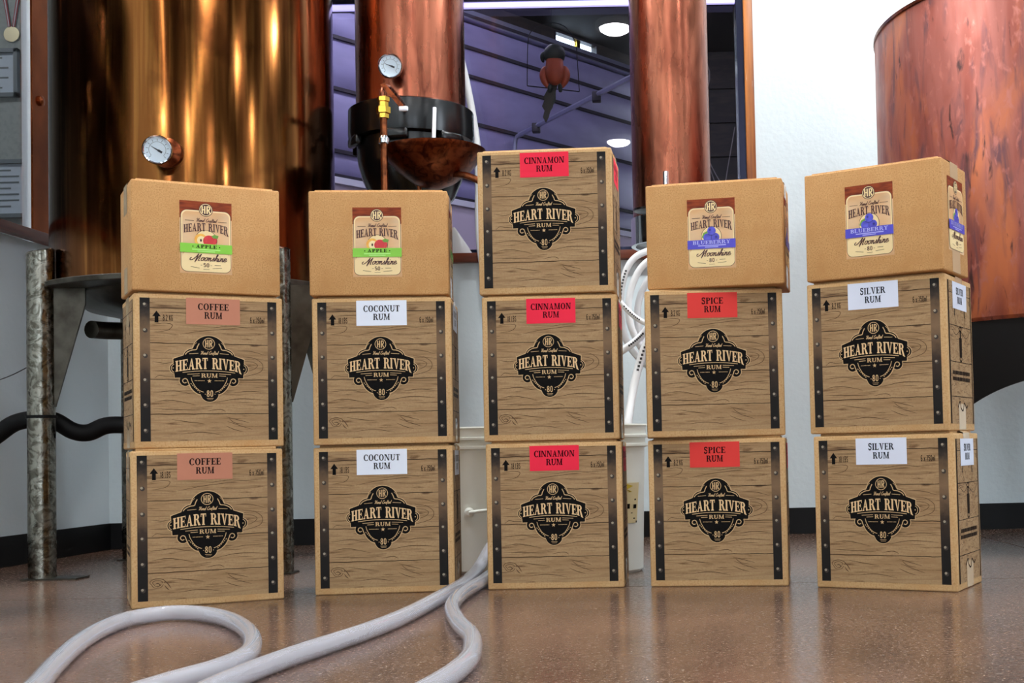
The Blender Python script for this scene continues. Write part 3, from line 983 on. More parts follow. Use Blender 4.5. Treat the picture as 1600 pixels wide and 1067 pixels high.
def flap(w, d, h, back):
    y0, y1 = (0.013, d / 2 - 0.001) if not back else (d / 2 + 0.001, d - 0.013)
    return box_me('flap', -w / 2 + 0.010, y0, h, w / 2 - 0.010, y1, h + GAP - 0.0004, 0.0012)


def tape_me(w, d, h, top):
    """one folded strip across the top (or bottom) seam and down both ends"""
    e = 0.0004
    zt = h + GAP if top else -0.0
    prof = [(-w / 2 - e, h - 0.055), (-w / 2 - e, h + 0.001), (-w / 2 + 0.006, zt), (w / 2 - 0.006, zt), (w / 2 + e, h + 0.001), (w / 2 + e, h - 0.055)] if top else \
        [(-w / 2 - e, 0.05), (-w / 2 - e, 0.002), (-w / 2 + 0.004, 0.0002), (w / 2 - 0.004, 0.0002), (w / 2 + e, 0.002), (w / 2 + e, 0.05)]
    bm = bmesh.new()
    a = [bm.verts.new((x, d / 2 - 0.024, z)) for x, z in prof]
    b = [bm.verts.new((x, d / 2 + 0.024, z)) for x, z in prof]
    for k in range(len(prof) - 1):
        bm.faces.new((a[k], a[k + 1], b[k + 1], b[k]))
    return mesh_from(bm, 'tape')


# emblem drawing: units of 1/1000 emblem width, centre (488, 580), y down in the drawing
EK = 0.1415 / 1000.0


def em(polys, grow=None):
    cx, cz = -0.0025, H * (1 - 0.484)
    return [[((x - 488) * EK + cx, (580 - y) * EK + cz) for x, y in p] for p in polys]


def emblem_shapes(g):
    mid = [(35 - g, 450 - g), (160, 405 - g), (330, 372 - g), (488, 360 - g), (650, 372 - g), (810, 405 - g), (940 + g, 452 - g), (926 + g, 706 + g), (730, 694 + g), (488, 688 + g), (240, 694 + g), (52 - g, 702 + g)]
    return [mid, circle(488, 352, 214 + g, n=40), circle(283, 436, 124 + g), circle(693, 436, 124 + g), circle(58, 576, 66 + g), circle(924, 582, 66 + g),
            circle(184, 738, 72 + g), circle(792, 738, 72 + g), circle(488, 735, 262 + g, 218 + g, n=44), circle(492, 905, 116 + g)]


def emblem_outline(g):
    """single outline: farthest edge of all the shapes along rays from the middle"""
    shapes = emblem_shapes(g)
    cx, cy = 488.0, 580.0
    out = []
    for k in range(300):
        a = 2 * PI * k / 300
        dx, dy = math.cos(a), math.sin(a)
        best = 0.0
        for sh in shapes:
            for i in range(len(sh)):
                x1, y1 = sh[i]; x2, y2 = sh[(i + 1) % len(sh)]
                ex, ey = x2 - x1, y2 - y1
                den = dx * ey - dy * ex
                if abs(den) < 1e-9:
                    continue
                t = ((x1 - cx) * ey - (y1 - cy) * ex) / den
                u = ((x1 - cx) * dy - (y1 - cy) * dx) / den
                if t > best and -1e-6 <= u <= 1 + 1e-6:
                    best = t
        out.append((cx + dx * best, cy + dy * best))
    tri = []
    for k in range(300):
        tri.append(out[k])
    return [tri]


def emblem_lines():
    o = []
    o += band(485, 243, 78, 78, 70, 70, 0, 360, 30)
    o += [[(432 + x * 104, 293 - y * 100) for x, y in q] for q in mono_hr()]

    def both(pts, wd, **k):
        return stroke(pts, wd, **k) + stroke([(976 - x, y) for x, y in pts], wd, **k)
    o += both([(362, 242), (340, 285), (325, 322), (270, 332), (215, 358), (185, 392)], 11)
    o += both([(283, 300), (300, 262), (330, 228)], 5) + both([(236, 382), (350, 374)], 6, smooth=False)
    o += [[(x, y) for x, y in q] for q in xf(script('Hand Crafted', 0.11)[0], 222 / script('Hand Crafted')[1], -46, 378, 388)]
    o += stroke([(150, 630), (320, 612), (488, 607), (660, 613), (820, 632)], 8)
    o += both([(210, 654), (365, 646)], 7, smooth=False) + both([(275, 677), (365, 673)], 7, smooth=False)
    p, w = serif('RUM', 0.08); o += [[(386 + x / w * 208, 697 - y * 56) for x, y in q] for q in p]
    st = []
    for k in range(10):
        r = 29 if k % 2 == 0 else 12
        st.append((488 + r * math.sin(2 * PI * k / 10), 742 - r * math.cos(2 * PI * k / 10)))
    o.append(st)
    for k in range(7):
        o += [rect(300 + k * 19, 734, 313 + k * 19, 742), rect(556 + k * 18, 734, 568 + k * 18, 742)]
    o += both([(198, 762), (172, 770), (150, 748), (158, 722), (184, 712), (208, 728), (222, 768), (262, 850), (322, 908), (376, 928)], 11)
    o += both([(256, 696), (272, 752), (318, 830), (366, 872), (414, 892)], 8)
    for k in range(6):
        f = k / 5
        x, y = 250 + f * 105, 775 + f * 110
        o += both([(x, y), (x + 12, y + 12)], 9, smooth=False)
    p, w = mono('80', 0.17, 0.14); o += [[(452 + x / w * 82, 948 - y * 76) for x, y in q] for q in p]
    o += [circle(434, 918, 6, n=8), circle(558, 918, 6, n=8), rect(452, 972, 538, 977), rect(462, 990, 530, 994)]
    o += [circle(33, 572, 8, n=10), circle(934, 580, 8, n=10)]
    o += band(62, 576, 55, 60, 47, 52, 110, 250, 14) + band(916, 582, 55, 60, 47, 52, -70, 70, 14)
    return o


def emblem_title():
    p, w = serif('HEART RIVER', 0.07)
    out = []
    for q in p:
        r = []
        for x, y in q:
            u = x / w
            k = (2 * u - 1) ** 2
            base = 582 + 42 * k
            if u > 0.925 and y < 0.2:
                base += 26 * (u - 0.925) / 0.075
            r.append((62 + 836 * u, base - y * (150 - 8 * k)))
        out.append(r)
    return out


def plank_lines(knot):
    x0, x1 = -W / 2 + 0.105 * W, -W / 2 + 0.893 * W
    o = []
    for fz in (0.092, 0.32, 0.555, 0.78):
        z = H * (1 - fz)
        n = 14
        pts = [(x0 + (x1 - x0) * i / n, z + 0.0004 * math.sin(i * 2.3 + fz * 40)) for i in range(n + 1)]
        o += stroke(pts, 0.0011, smooth=False)
    return o


def grain_lines(knot):
    x0, wd = -W / 2, W
    P = lambda fx, fz: (x0 + fx * wd, H * (1 - fz))
    o = []
    curves = [
        [(0.72, 0.40), (0.80, 0.41), (0.855, 0.45), (0.84, 0.50), (0.74, 0.53), (0.64, 0.545)],
        [(0.74, 0.43), (0.80, 0.44), (0.82, 0.46), (0.79, 0.485), (0.73, 0.50)],
        [(0.68, 0.36), (0.78, 0.365), (0.88, 0.39)],
        [(0.12, 0.20), (0.2, 0.19), (0.25, 0.20), (0.22, 0.235), (0.13, 0.25)],
        [(0.30, 0.26), (0.45, 0.235), (0.60, 0.22), (0.70, 0.215)],
        [(0.50, 0.215), (0.62, 0.20), (0.75, 0.205), (0.88, 0.20)],
        [(0.13, 0.55), (0.16, 0.53), (0.22, 0.535), (0.34, 0.53)],
        [(0.12, 0.44), (0.20, 0.45), (0.26, 0.44)], [(0.12, 0.50), (0.22, 0.50), (0.30, 0.49)],
        [(0.12, 0.64), (0.26, 0.63), (0.38, 0.65)], [(0.66, 0.64), (0.76, 0.63), (0.88, 0.64)],
        [(0.13, 0.70), (0.24, 0.69), (0.40, 0.72)], [(0.55, 0.70), (0.70, 0.68), (0.88, 0.69)],
        [(0.12, 0.745), (0.28, 0.75), (0.44, 0.755)], [(0.48, 0.76), (0.56, 0.75), (0.60, 0.765)],
        [(0.24, 0.815), (0.34, 0.83), (0.46, 0.845)], [(0.60, 0.80), (0.68, 0.82), (0.76, 0.84)],
        [(0.61, 0.83), (0.70, 0.86), (0.78, 0.885)], [(0.60, 0.86), (0.66, 0.885), (0.72, 0.90)],
        [(0.62, 0.81), (0.66, 0.84), (0.72, 0.85)], [(0.30, 0.91), (0.44, 0.90), (0.58, 0.92)],
        [(0.66, 0.44), (0.74, 0.46), (0.80, 0.47)], [(0.15, 0.125), (0.3, 0.12), (0.4, 0.13)]]
    for c in curves:
        o += stroke([P(*q) for q in c], 0.00105, taper=True)
    if knot:
        for rr in (0.007, 0.011):
            o += stroke([(P(0.165, 0.845)[0] + rr * math.cos(a) * (1.1 + 0.2 * math.sin(3 * a)), P(0.165, 0.845)[1] + rr * 0.8 * math.sin(a)) for a in [k * 0.5 for k in range(13)]], 0.0010)
        for c in ([(0.20, 0.82), (0.23, 0.85), (0.25, 0.88)], [(0.21, 0.86), (0.225, 0.88), (0.24, 0.89)], [(0.15, 0.85), (0.165, 0.845), (0.18, 0.855), (0.165, 0.87)]):
            o += stroke([P(*q) for q in c], 0.0016, taper=True)
    return o


def straps():
    return [rect(-W / 2 + 0.040 * W, H * 0.045, -W / 2 + 0.105 * W, H * 0.972)], [rect(-W / 2 + 0.893 * W, H * 0.045, -W / 2 + 0.957 * W, H * 0.972)]


RIV = (0.072, 0.238, 0.402, 0.560, 0.722, 0.885)


def rivets(side, hi):
    x = -W / 2 + (0.0725 if side == 0 else 0.925) * W
    if hi:
        return [circle(x - 0.0008, H * (1 - f) + 0.0008, 0.0024, n=12) for f in RIV]
    return [circle(x + 0.0006, H * (1 - f) - 0.0006, 0.0042, n=14) for f in RIV]


def arrow():
    x, z = -W / 2 + 0.148 * W, H * (1 - 0.150)
    return [[(x - 0.0075, z + 0.001), (x + 0.0075, z + 0.001), (x, z + 0.0115)], rect(x - 0.0033, z - 0.0105, x + 0.0033, z + 0.001)]


def side_planks(d):
    return [rect(0.018, H * 0.045, d - 0.014, H * 0.965)]


def side_marks(d):
    o = [rect(0.010, H * 0.045, 0.018, H * 0.965), rect(d - 0.014, H * 0.045, d - 0.008, H * 0.965)]
    for f in (0.11, 0.32, 0.555, 0.78):
        o.append(rect(0.018, H * (1 - f) - 0.0006, d - 0.014, H * (1 - f) + 0.0006))
    for u in (0.055, 0.125):
        z = H * 0.80
        o += [[(u - 0.008, z), (u + 0.008, z), (u, z + 0.014)], rect(u - 0.002, z - 0.016, u + 0.002, z)]
    # bottle mark
    cx, cz = d * 0.5, H * 0.565
    o += [rect(cx - 0.009, cz - 0.024, cx + 0.009, cz + 0.012), rect(cx - 0.004, cz + 0.012, cx + 0.004, cz + 0.026)]
    o += band(cx, cz + 0.028, 0.009, 0.006, 0.006, 0.003, 0, 360, 12) + band(cx, cz - 0.028, 0.009, 0.006, 0.006, 0.003, 0, 360, 12)
    o += stroke([(0.03, H * 0.66), (0.06, H * 0.62), (0.09, H * 0.65), (0.13, H * 0.61), (0.16, H * 0.66)], 0.0012)
    o += stroke([(0.05, H * 0.76), (0.07, H * 0.68), (0.10, H * 0.64)], 0.0010) + stroke([(0.13, H * 0.76), (0.12, H * 0.68)], 0.0010)
    random.seed(3)
    for zz in (0.375, 0.335):
        u = 0.030
        while u < d - 0.032:
            ww = random.uniform(0.004, 0.008)
            o.append(rect(u, H * zz - 0.0035, u + ww, H * zz + 0.0035))
            u += ww + 0.0018
    o += stroke([(0.06, H * 0.15), (0.075, H * 0.19), (0.08, H * 0.15), (0.095, H * 0.13), (0.105, H * 0.18), (0.12, H * 0.15), (0.13, H * 0.17)], 0.003)
    return o


LABTXT = {'coffee': 'COFFEE', 'coconut': 'COCONUT', 'silver': 'SILVER', 'cinnamon': 'CINNAMON', 'spice': 'SPICE'}
LABW = {'coffee': 0.57, 'coconut': 0.72, 'silver': 0.5, 'cinnamon': 0.82, 'spice': 0.43}


def flavor_text(fl, cx, cz, w, h):
    a = LABW[fl] * w / 2
    r = (0.33 if fl != 'silver' else 0.32) * w / 2
    return serif_in(LABTXT[fl], cx - a, cx + a, cz + 0.05 * h, cz + 0.30 * h) + serif_in('RUM', cx - r, cx + r, cz - 0.28 * h, cz - 0.03 * h)


def rum_box(name, label, fl, kg, loc, yaw, lx=0.505, tilt=0.0):
    t = empty(name, loc, yaw)
    tag(t, label, 'box', 'printed bottle cartons')
    fr = front(W)
    part('rbody', lambda: carton_body(W, D, H), 'body', M_CARD_R, t)
    part('rflap0', lambda: flap(W, D, H, False), 'flap', M_CARD_R, t)
    part('rflap1', lambda: flap(W, D, H, True), 'flap', M_CARD_R, t)
    part('rtape', lambda: tape_me(W, D, H, True), 'tape', M_TAPE, t)
    part('rtapeb', lambda: tape_me(W, D, H, False), 'tape', M_TAPE, t)
    wp = part('rplank', lambda: print_me('planks', [rect(-W / 2 + 0.105 * W, H * 0.045, -W / 2 + 0.893 * W, H * 0.972)], fr, 0.0003), 'plank_print', M_PLANK, t)
    part('rpl', lambda: print_me('lines', plank_lines(0), fr, 0.0006), 'plank_lines', M_PLANK_LINE, wp)
    part('rgr%d' % kg, lambda: print_me('grain', grain_lines(not kg), fr, 0.0005), 'grain_lines', M_GRAIN, wp)
    for i in (0, 1):
        sp_ = part('rstrap%d' % i, lambda: print_me('strap', straps()[i], fr, 0.0003), 'strap_print', M_STRAP, t)
        part('rriv%d' % i, lambda: print_me('rivets', rivets(i, False), fr, 0.0006), 'rivet_print', M_RIVET, sp_)
        part('rrivh%d' % i, lambda: print_me('rivets', rivets(i, True), fr, 0.0009), 'rivet_glints', M_RIVET_HI, sp_)
    part('rarrow', lambda: print_me('arrow', arrow(), fr, 0.0006), 'arrow_mark', M_INK, t)
    x0 = -W / 2 + 0.188 * W
    zt = H * (1 - 0.172)
    wt = '8.2 KG' if kg else '18 LBS'
    part('rwt%d' % kg, lambda: print_me('weight', mono_in(wt, x0, x0 + 0.066 * W, zt, zt + 0.0100, 0.17), fr, 0.0006), 'weight_text', M_INK_GREY, t)
    x1 = -W / 2 + 0.772 * W
    part('rct', lambda: print_me('count', mono_in('6 x 750ml', x1, x1 + 0.100 * W, zt, zt + 0.0100, 0.17), fr, 0.0006), 'count_text', M_INK_GREY, t)
    e = part('remb', lambda: print_me('emblem', em(emblem_outline(0)), fr, 0.0012), 'emblem', M_INK, t)
    part('remh', lambda: print_me('border', em(emblem_outline(9)), fr, 0.0008), 'emblem_border', M_HALO, e)
    part('reml', lambda: print_me('lines', em(emblem_lines()), fr, 0.0016), 'emblem_ornament', M_HALO, e)
    part('remt', lambda: print_me('title', em(emblem_title()), fr, 0.0016), 'emblem_title', M_INK_TAN, e)
    # flavour label, a paper sticker
    lw, lh = 0.362 * W, 0.172 * H
    cx, cz = -W / 2 + lx * W, H * (1 - 0.105)
    key = fl + '%.3f' % lx
    lb = part('lab' + key, lambda: box_me('label', cx - lw / 2, -0.0010, cz - lh / 2, cx + lw / 2, -0.0001, cz + lh / 2), 'flavor_label', M_LAB[fl], t)
    part('labt' + key, lambda: print_me('labeltext', flavor_text(fl, cx, cz, lw, lh), fr, 0.0013), 'label_lettering', M_LABTXT[fl], lb)
    # sides
    for sd, fs in (('R', right_of(W)), ('L', left_of(W, D))):
        sp_ = part('rs' + sd, lambda: print_me('side', side_planks(D), fs, 0.0003), 'side_plank_print', M_PLANK, t)
        part('rsm' + sd, lambda: print_me('sidemarks', side_marks(D), fs, 0.0006), 'side_marks', M_PLANK_LINE, sp_)
    fs = right_of(W)
    sl = part('sl' + fl, lambda: print_me('sidelabel', [rect(0.042, H * 0.79, 0.140, H * 0.965)], fs, 0.0010), 'side_label', M_LAB[fl], t)
    part('slt' + fl, lambda: print_me('sidelabeltext', flavor_text(fl, 0.091, H * 0.8775, 0.098, H * 0.175), fs, 0.0013), 'label_lettering', M_LABTXT[fl], sl)
    return t


# moonshine label drawing: unit square, origin top-left, y down; width 0.0945 m, height 0.1375 m
LW_, LH_ = 0.0945, 0.1375


def lab(polys, cx, cz):
    return [[(cx + (x - 0.5) * LW_, cz + (0.5 - y) * LH_) for x, y in p] for p in polys]


AS = LW_ / LH_


def rrect(x0, y0, x1, y1, r):
    ry = r * AS
    o = []
    for cx, cy, a in ((x1 - r, y1 - ry, 0), (x0 + r, y1 - ry, 90), (x0 + r, y0 + ry, 180), (x1 - r, y0 + ry, 270)):
        for k in range(7):
            t = math.radians(a + 90 * k / 6)
            o.append((cx + r * math.cos(t), cy + ry * math.sin(t)))
    return o


def flip(polys, x0, x1, ytop, ybot, w, h=1.0):
    return [[(x0 + (x1 - x0) * x / w, ybot - (ybot - ytop) * y / h) for x, y in p] for p in polys]


def moon_label(t, fruit, fs, tagk, cx, cz):
    def P(key, polys, off, m, name, parent):
        return part('ml' + tagk + key, lambda: print_me('ml' + key, lab(polys(), cx, cz), fs, off), name, m, parent)
    base = P('base', lambda: [rect(0, 0, 1, 1)], 0.0003, M_PEACH, 'product_label', t)
    P('top', lambda: [rect(0, 0, 1, 0.24)], 0.0006, M_REDWOOD, 'label_wood_band', base)
    P('rim', lambda: [rrect(0.018, 0.122, 0.982, 0.978, 0.12)], 0.0008, M_MAROON, 'label_outline', base)
    P('pan', lambda: [rrect(0.026, 0.127, 0.974, 0.973, 0.115)], 0.0010, M_CREAM, 'label_border', base)
    P('pan2', lambda: [rrect(0.052, 0.145, 0.948, 0.955, 0.10)], 0.0012, M_PEACH, 'label_panel', base)
    P('low', lambda: [rrect(0.052, 0.70, 0.948, 0.955, 0.10)], 0.0013, M_CREAM, 'label_lower_panel', base)
    P('hr0', lambda: [circle(0.5, 0.115, 0.135, 0.135 * AS, 30)], 0.0015, M_MAROON, 'monogram_disc', base)
    P('hr1', lambda: band(0.5, 0.115, 0.122, 0.122 * AS, 0.108, 0.108 * AS, 0, 360, 28) + flip(mono_hr(), 0.405, 0.595, 0.062, 0.168, 1.0), 0.0018, M_CREAM, 'monogram', base)

    def txt():
        o = []
        p, w = script('Hand Crafted', 0.10)
        o += flip(p, 0.31, 0.70, 0.235, 0.285, w)
        o += [rect(0.10, 0.270, 0.27, 0.276), rect(0.73, 0.270, 0.90, 0.276)]
        p, w = serif('HEART RIVER', 0.07)
        for q in p:
            r = []
            for x, y in q:
                u = x / w
                k = (2 * u - 1) ** 2
                b = 0.412 + 0.035 * k + (0.02 if u > 0.93 and y < 0.2 else 0)
                r.append((0.075 + 0.85 * u, b - y * 0.112))
            o.append(r)
        p, w = script('Moonshine', 0.085)
        o += flip(p, 0.26, 0.88, 0.725, 0.822, w)
        p, w = mono('50' if fruit == 'apple' else '80', 0.16, 0.12)
        o += flip(p, 0.445, 0.555, 0.855, 0.905, w)
        o += [rect(0.39, 0.880, 0.42, 0.885), rect(0.58, 0.880, 0.61, 0.885), rect(0.66, 0.873, 0.78, 0.879)]
        o += [[(0.20, 0.905), (0.37, 0.922), (0.37, 0.927), (0.20, 0.910)], [(0.62, 0.922), (0.80, 0.910), (0.80, 0.915), (0.62, 0.927)], rect(0.44, 0.935, 0.56, 0.939)]
        return o
    P('txt', txt, 0.0018, M_MAROON, 'label_lettering', base)
    P('fc0', lambda: [circle(0.5, 0.54, 0.215, 0.215 * AS, 30)], 0.0014, M_MAROON, 'fruit_ring', base)
    P('fc1', lambda: [circle(0.5, 0.54, 0.205, 0.205 * AS, 30)], 0.0016, M_CREAM, 'fruit_ground', base)
    if fruit == 'apple':
        P('f1', lambda: [circle(0.40, 0.535, 0.125, 0.125 * AS * 1.02, 24)], 0.0018, M_APPLE_Y, 'yellow_apple_print', base)
        P('f2', lambda: [circle(0.41, 0.540, 0.085, 0.085 * AS, 20)], 0.0020, M_APPLE_C, 'apple_core_print', base)
        P('f3', lambda: [circle(0.40, 0.54, 0.018, 0.03 * AS, 10)], 0.0022, M_MAROON, 'apple_seed_print', base)
        P('f4', lambda: [circle(0.555, 0.545, 0.115, 0.115 * AS, 24), circle(0.61, 0.54, 0.095, 0.105 * AS, 20)], 0.0022, M_APPLE, 'red_apple_print', base)
        P('f5', lambda: [[(0.60, 0.475), (0.66, 0.452), (0.74, 0.468), (0.72, 0.505), (0.64, 0.505)]], 0.0024, M_LEAF, 'leaf_print', base)
        P('bnd', lambda: [rect(0.0, 0.588, 1.0, 0.715)], 0.0026, M_GREEN, 'flavor_band', base)
        P('bt', lambda: flip(serif('APPLE', 0.14)[0], 0.30, 0.70, 0.603, 0.648, serif('APPLE', 0.14)[1]) + [circle(0.245, 0.628, 0.012, 0.012 * AS, 8), circle(0.755, 0.628, 0.012, 0.012 * AS, 8)], 0.0029, M_INK, 'flavor_lettering', base)
        P('bs', lambda: [rect(0.23, 0.662, 0.77, 0.676), rect(0.33, 0.686, 0.67, 0.698)], 0.0028, M_LGREEN, 'flavor_subline', base)
    else:
        P('f0', lambda: [[(0.30, 0.55), (0.33, 0.49), (0.42, 0.46), (0.43, 0.52), (0.36, 0.58)]], 0.0018, M_LEAF, 'leaf_print', base)
        P('f1', lambda: [circle(0.42, 0.555, 0.088, 0.088 * AS, 20), circle(0.58, 0.555, 0.088, 0.088 * AS, 20)], 0.0020, M_BERRY, 'berry_print', base)
        P('f2', lambda: [circle(0.505, 0.462, 0.088, 0.088 * AS, 20)], 0.0022, M_BERRY, 'berry_print', base)
        P('f3', lambda: [circle(0.47, 0.45, 0.022, 0.02 * AS, 8), circle(0.60, 0.552, 0.024, 0.02 * AS, 8)] + stroke([(0.50, 0.59), (0.502, 0.55), (0.50, 0.52)], 0.010) + stroke([(0.425, 0.505), (0.47, 0.523), (0.54, 0.523), (0.585, 0.505)], 0.008), 0.0024, M_BERRY_D, 'berry_shade_print', base)
        P('bnd', lambda: [rect(0.0, 0.588, 1.0, 0.715)], 0.0026, M_BLUE, 'flavor_band', base)
        p, w = serif('BLUEBERRY', 0.12)
        P('bt', lambda: flip(p, 0.11, 0.89, 0.600, 0.652, w), 0.0029, M_LBLUE, 'flavor_lettering', base)
        P('bt2', lambda: flip(p, 0.104, 0.884, 0.602, 0.654, w), 0.00275, M_BERRY_D, 'flavor_lettering_shade', base)
        P('bs', lambda: [rect(0.22, 0.664, 0.80, 0.678), rect(0.36, 0.687, 0.64, 0.699)], 0.0028, M_LBLUE, 'flavor_subline', base)


def moon_box(name, label, fruit, loc, yaw):
    t = empty(name, loc, yaw)
    tag(t, label, 'box', 'plain brown cartons')
    part('mbody', lambda: carton_body(W2, D2, H2), 'body', M_CARD_M, t)
    part('mflap0', lambda: flap(W2, D2, H2, False), 'flap', M_CARD_M, t)
    part('mflap1', lambda: flap(W2, D2, H2, True), 'flap', M_CARD_M, t)
    part('mtape', lambda: tape_me(W2, D2, H2, True), 'tape', M_TAPE, t)
    part('mtapeb', lambda: tape_me(W2, D2, H2, False), 'tape', M_TAPE, t)
    cx = (0.489 - 0.5) * W2 if fruit == 'apple' else (0.482 - 0.5) * W2
    moon_label(t, fruit, front(W2), 'F' + fruit, cx, H2 * 0.507)
    moon_label(t, fruit, right_of(W2), 'R' + fruit, D2 * 0.52, H2 * 0.53)
    return t


Z1, Z2 = H + GAP, 2 * (H + GAP)
rum_box('rum_carton', 'wood-print box with brown coffee rum label, bottom of the leftmost stack', 'coffee', 0, (-0.8241, 2.294, 0), 0.4413, 0.478)
rum_box('rum_carton', 'wood-print box with brown coffee rum label, middle of the leftmost stack', 'coffee', 1, (-0.8249, 2.3131, Z1), 0.5072, 0.522)
moon_box('moonshine_carton', 'plain brown box with green-banded apple label, on top of the leftmost stack', 'apple', (-0.8262, 2.3083, Z2), 0.5213)
rum_box('rum_carton', 'wood-print box with white coconut rum label, bottom of the second stack', 'coconut', 0, (-0.5202, 2.4054, 0), 0.0747, 0.490)
rum_box('rum_carton', 'wood-print box with white coconut rum label, under the apple box', 'coconut', 0, (-0.5177, 2.3985, Z1), 0.0797, 0.500)
moon_box('moonshine_carton', 'plain brown box with green-banded apple label, on the two coconut boxes', 'apple', (-0.5203, 2.395, Z2), 0.0992)
rum_box('rum_carton', 'wood-print box with red cinnamon rum label, bottom of the tallest stack', 'cinnamon', 0, (-0.1867, 2.422, 0), -0.0313, 0.505)
rum_box('rum_carton', 'wood-print box with red cinnamon rum label, middle of the tallest stack', 'cinnamon', 0, (-0.1898, 2.4248, Z1), -0.0327, 0.512)
rum_box('rum_carton', 'wood-print box with red cinnamon rum label, top of the tallest stack', 'cinnamon', 1, (-0.1945, 2.4233, Z2), -0.059, 0.502)
rum_box('rum_carton', 'wood-print box with red spice rum label, bottom of the fourth stack', 'spice', 1, (0.1339, 2.3975, 0), -0.1343, 0.488)
rum_box('rum_carton', 'wood-print box with red spice rum label, under the blueberry box', 'spice', 1, (0.1352, 2.3898, Z1), 0.0019, 0.490)
moon_box('moonshine_carton', 'plain brown box with blue-banded blueberry label, on the two spice boxes', 'blueberry', (0.1386, 2.3808, Z2), -0.1915)
rum_box('rum_carton', 'wood-print box with white silver rum label, bottom of the rightmost stack', 'silver', 0, (0.4365, 2.2841, 0), -0.4983, 0.495)
rum_box('rum_carton', 'wood-print box with white silver rum label, middle of the rightmost stack', 'silver', 1, (0.4311, 2.2869, Z1), -0.5083, 0.490)
moon_box('moonshine_carton', 'plain brown box with blue-banded blueberry label, on top of the rightmost stack', 'blueberry', (0.4288, 2.2779, Z2), -0.5401)


# ------------------------------------------------------------------ stills
def gauge(parent, name, loc, face_dir, r, needle):
    """dial thermometer; face_dir is the outward direction"""
    g = link(name, lathe_me(name, [(0, -0.012), (r * 0.9, -0.012), (r, -0.006), (r, 0.008), (r * 0.93, 0.012), (r * 0.86, 0.010), (r * 0.86, 0.005), (0, 0.005)], 40), M_CHROME, parent)
    f = Vector(face_dir).normalized()
    q = f.to_track_quat('Z', 'Y')
    g.rotation_mode = 'QUATERNION'
    g.rotation_quaternion = q
    g.location = loc
    fr = lambda u, v, o: (u, v, 0.0052 + o)
    link('dial', print_me('dial', [circle(0, 0, r * 0.85, n=36)], fr, 0.0003), M_FACE, g)
    tk = []
    for k in range(11):
        a = math.radians(225 - 27 * k)
        for wd in (0.03,):
            tk += stroke([(r * 0.60 * math.cos(a), r * 0.60 * math.sin(a)), (r * 0.74 * math.cos(a), r * 0.74 * math.sin(a))], r * 0.04, smooth=False)
    tk += band(0, 0, r * 0.56, r * 0.56, r * 0.53, r * 0.53, -45, 225, 24)
    link('dial_marks', print_me('dial_marks', tk, fr, 0.0006), M_FRAME_G, g)
    a = math.radians(needle)
    c, s = math.cos(a), math.sin(a)
    nd = [[(0.6 * r * c, 0.6 * r * s), (-0.1 * r * c - 0.05 * r * s, -0.1 * r * s + 0.05 * r * c), (-0.1 * r * c + 0.05 * r * s, -0.1 * r * s - 0.05 * r * c)],
          [(x * r, y * r) for x, y in ((-0.05 * c - 0.08 * s, -0.05 * s + 0.08 * c), (-0.05 * c + 0.08 * s, -0.05 * s - 0.08 * c), (-0.35 * c + 0.07 * s, -0.35 * s - 0.07 * c), (-0.35 * c - 0.07 * s, -0.35 * s + 0.07 * c))]]
    link('needle', print_me('needle', nd, fr, 0.0012), M_TICK, g)
    return g


SC = Vector((-1.135, 3.10, 0)); SR = 0.341
still = empty('copper_still', SC)
tag(still, 'large golden-brown copper still on stainless legs behind the leftmost stack', 'still')
link('vessel', lathe_me('vessel', [(0, 0.692), (SR - 0.004, 0.692), (SR, 0.697), (SR, 2.0), (SR - 0.03, 2.08), (0.20, 2.2), (0, 2.25)], 96), M_STILL, still)
link('base_plate', lathe_me('base_plate', [(0, 0.678), (0.372, 0.678), (0.374, 0.680), (0.374, 0.690), (0.372, 0.692), (0, 0.692)], 72), M_STEEL_D, still)
link('drain_pan', lathe_me('drain_pan', [(0.30, 0.678), (0.26, 0.645), (0.12, 0.615), (0.0, 0.61)], 48), M_STEEL_D, still)
link('drain_pipe', tube_me('drain_pipe', [(-0.03, 0.02, 0.60), (-0.10, -0.06, 0.592), (-0.155, -0.16, 0.585), (-0.175, -0.215, 0.583)], 0.021, 16, 6), M_STEEL_D, still)
for i, (x, y) in enumerate(((-0.277, -0.25), (0.272, -0.235), (-0.275, 0.255), (0.28, 0.25))):
    r = 0.0305
    L = lathe_me('leg', [(0, 0.0), (r, 0.0), (r, 0.765), (r - 0.004, 0.768), (0, 0.768)], 28, (x, y, 0))
    for v in L.vertices:
        if v.co.z > 0.7:
            v.co.z += 0.35 * (math.hypot(x, y) - math.hypot(v.co.x, v.co.y)) * 0.6
    lg = link('leg', L, M_SS, still)
    link('foot_plate', box_me('foot_plate', x - 0.034, y - 0.034, 0, x + 0.034 + (0.06 if i == 0 else 0), y + 0.034, 0.004), M_STEEL_D, lg)
    u = Vector((-x, -y, 0)).normalized()
    o3 = Vector((x, y, 0))
    w = Vector((-u.y, u.x, 0))
    # gusset runs from the leg sideways and inwards under the plate
    tang = Vector((1, 0.12, 0)).normalized() if x < 0 else Vector((-1, 0.12, 0)).normalized()
    if i == 1:
        tang = Vector((1, 0.5, 0)).normalized()
    w = Vector((-tang.y, tang.x, 0))
    gl = 0.07
    g = prism_me('gusset', [(r - 0.006, 0.678), (r + gl, 0.678), (r + gl, 0.64), (r + 0.002, 0.40), (r - 0.006, 0.40)], lambda a, b, c: tuple(o3 + tang * a + w * (c - 0.004) + Vector((0, 0, b))), 0.008)
    link('gusset', g, M_STEEL_D, lg)
gd = Vector((1.0997, -2.7598, -0.7)).normalized()
gauge(still, 'dial_thermometer', Vector((-1.082, 2.715, 0.964)) - SC, (0.38, -1.0, -0.20), 0.0325, 150)
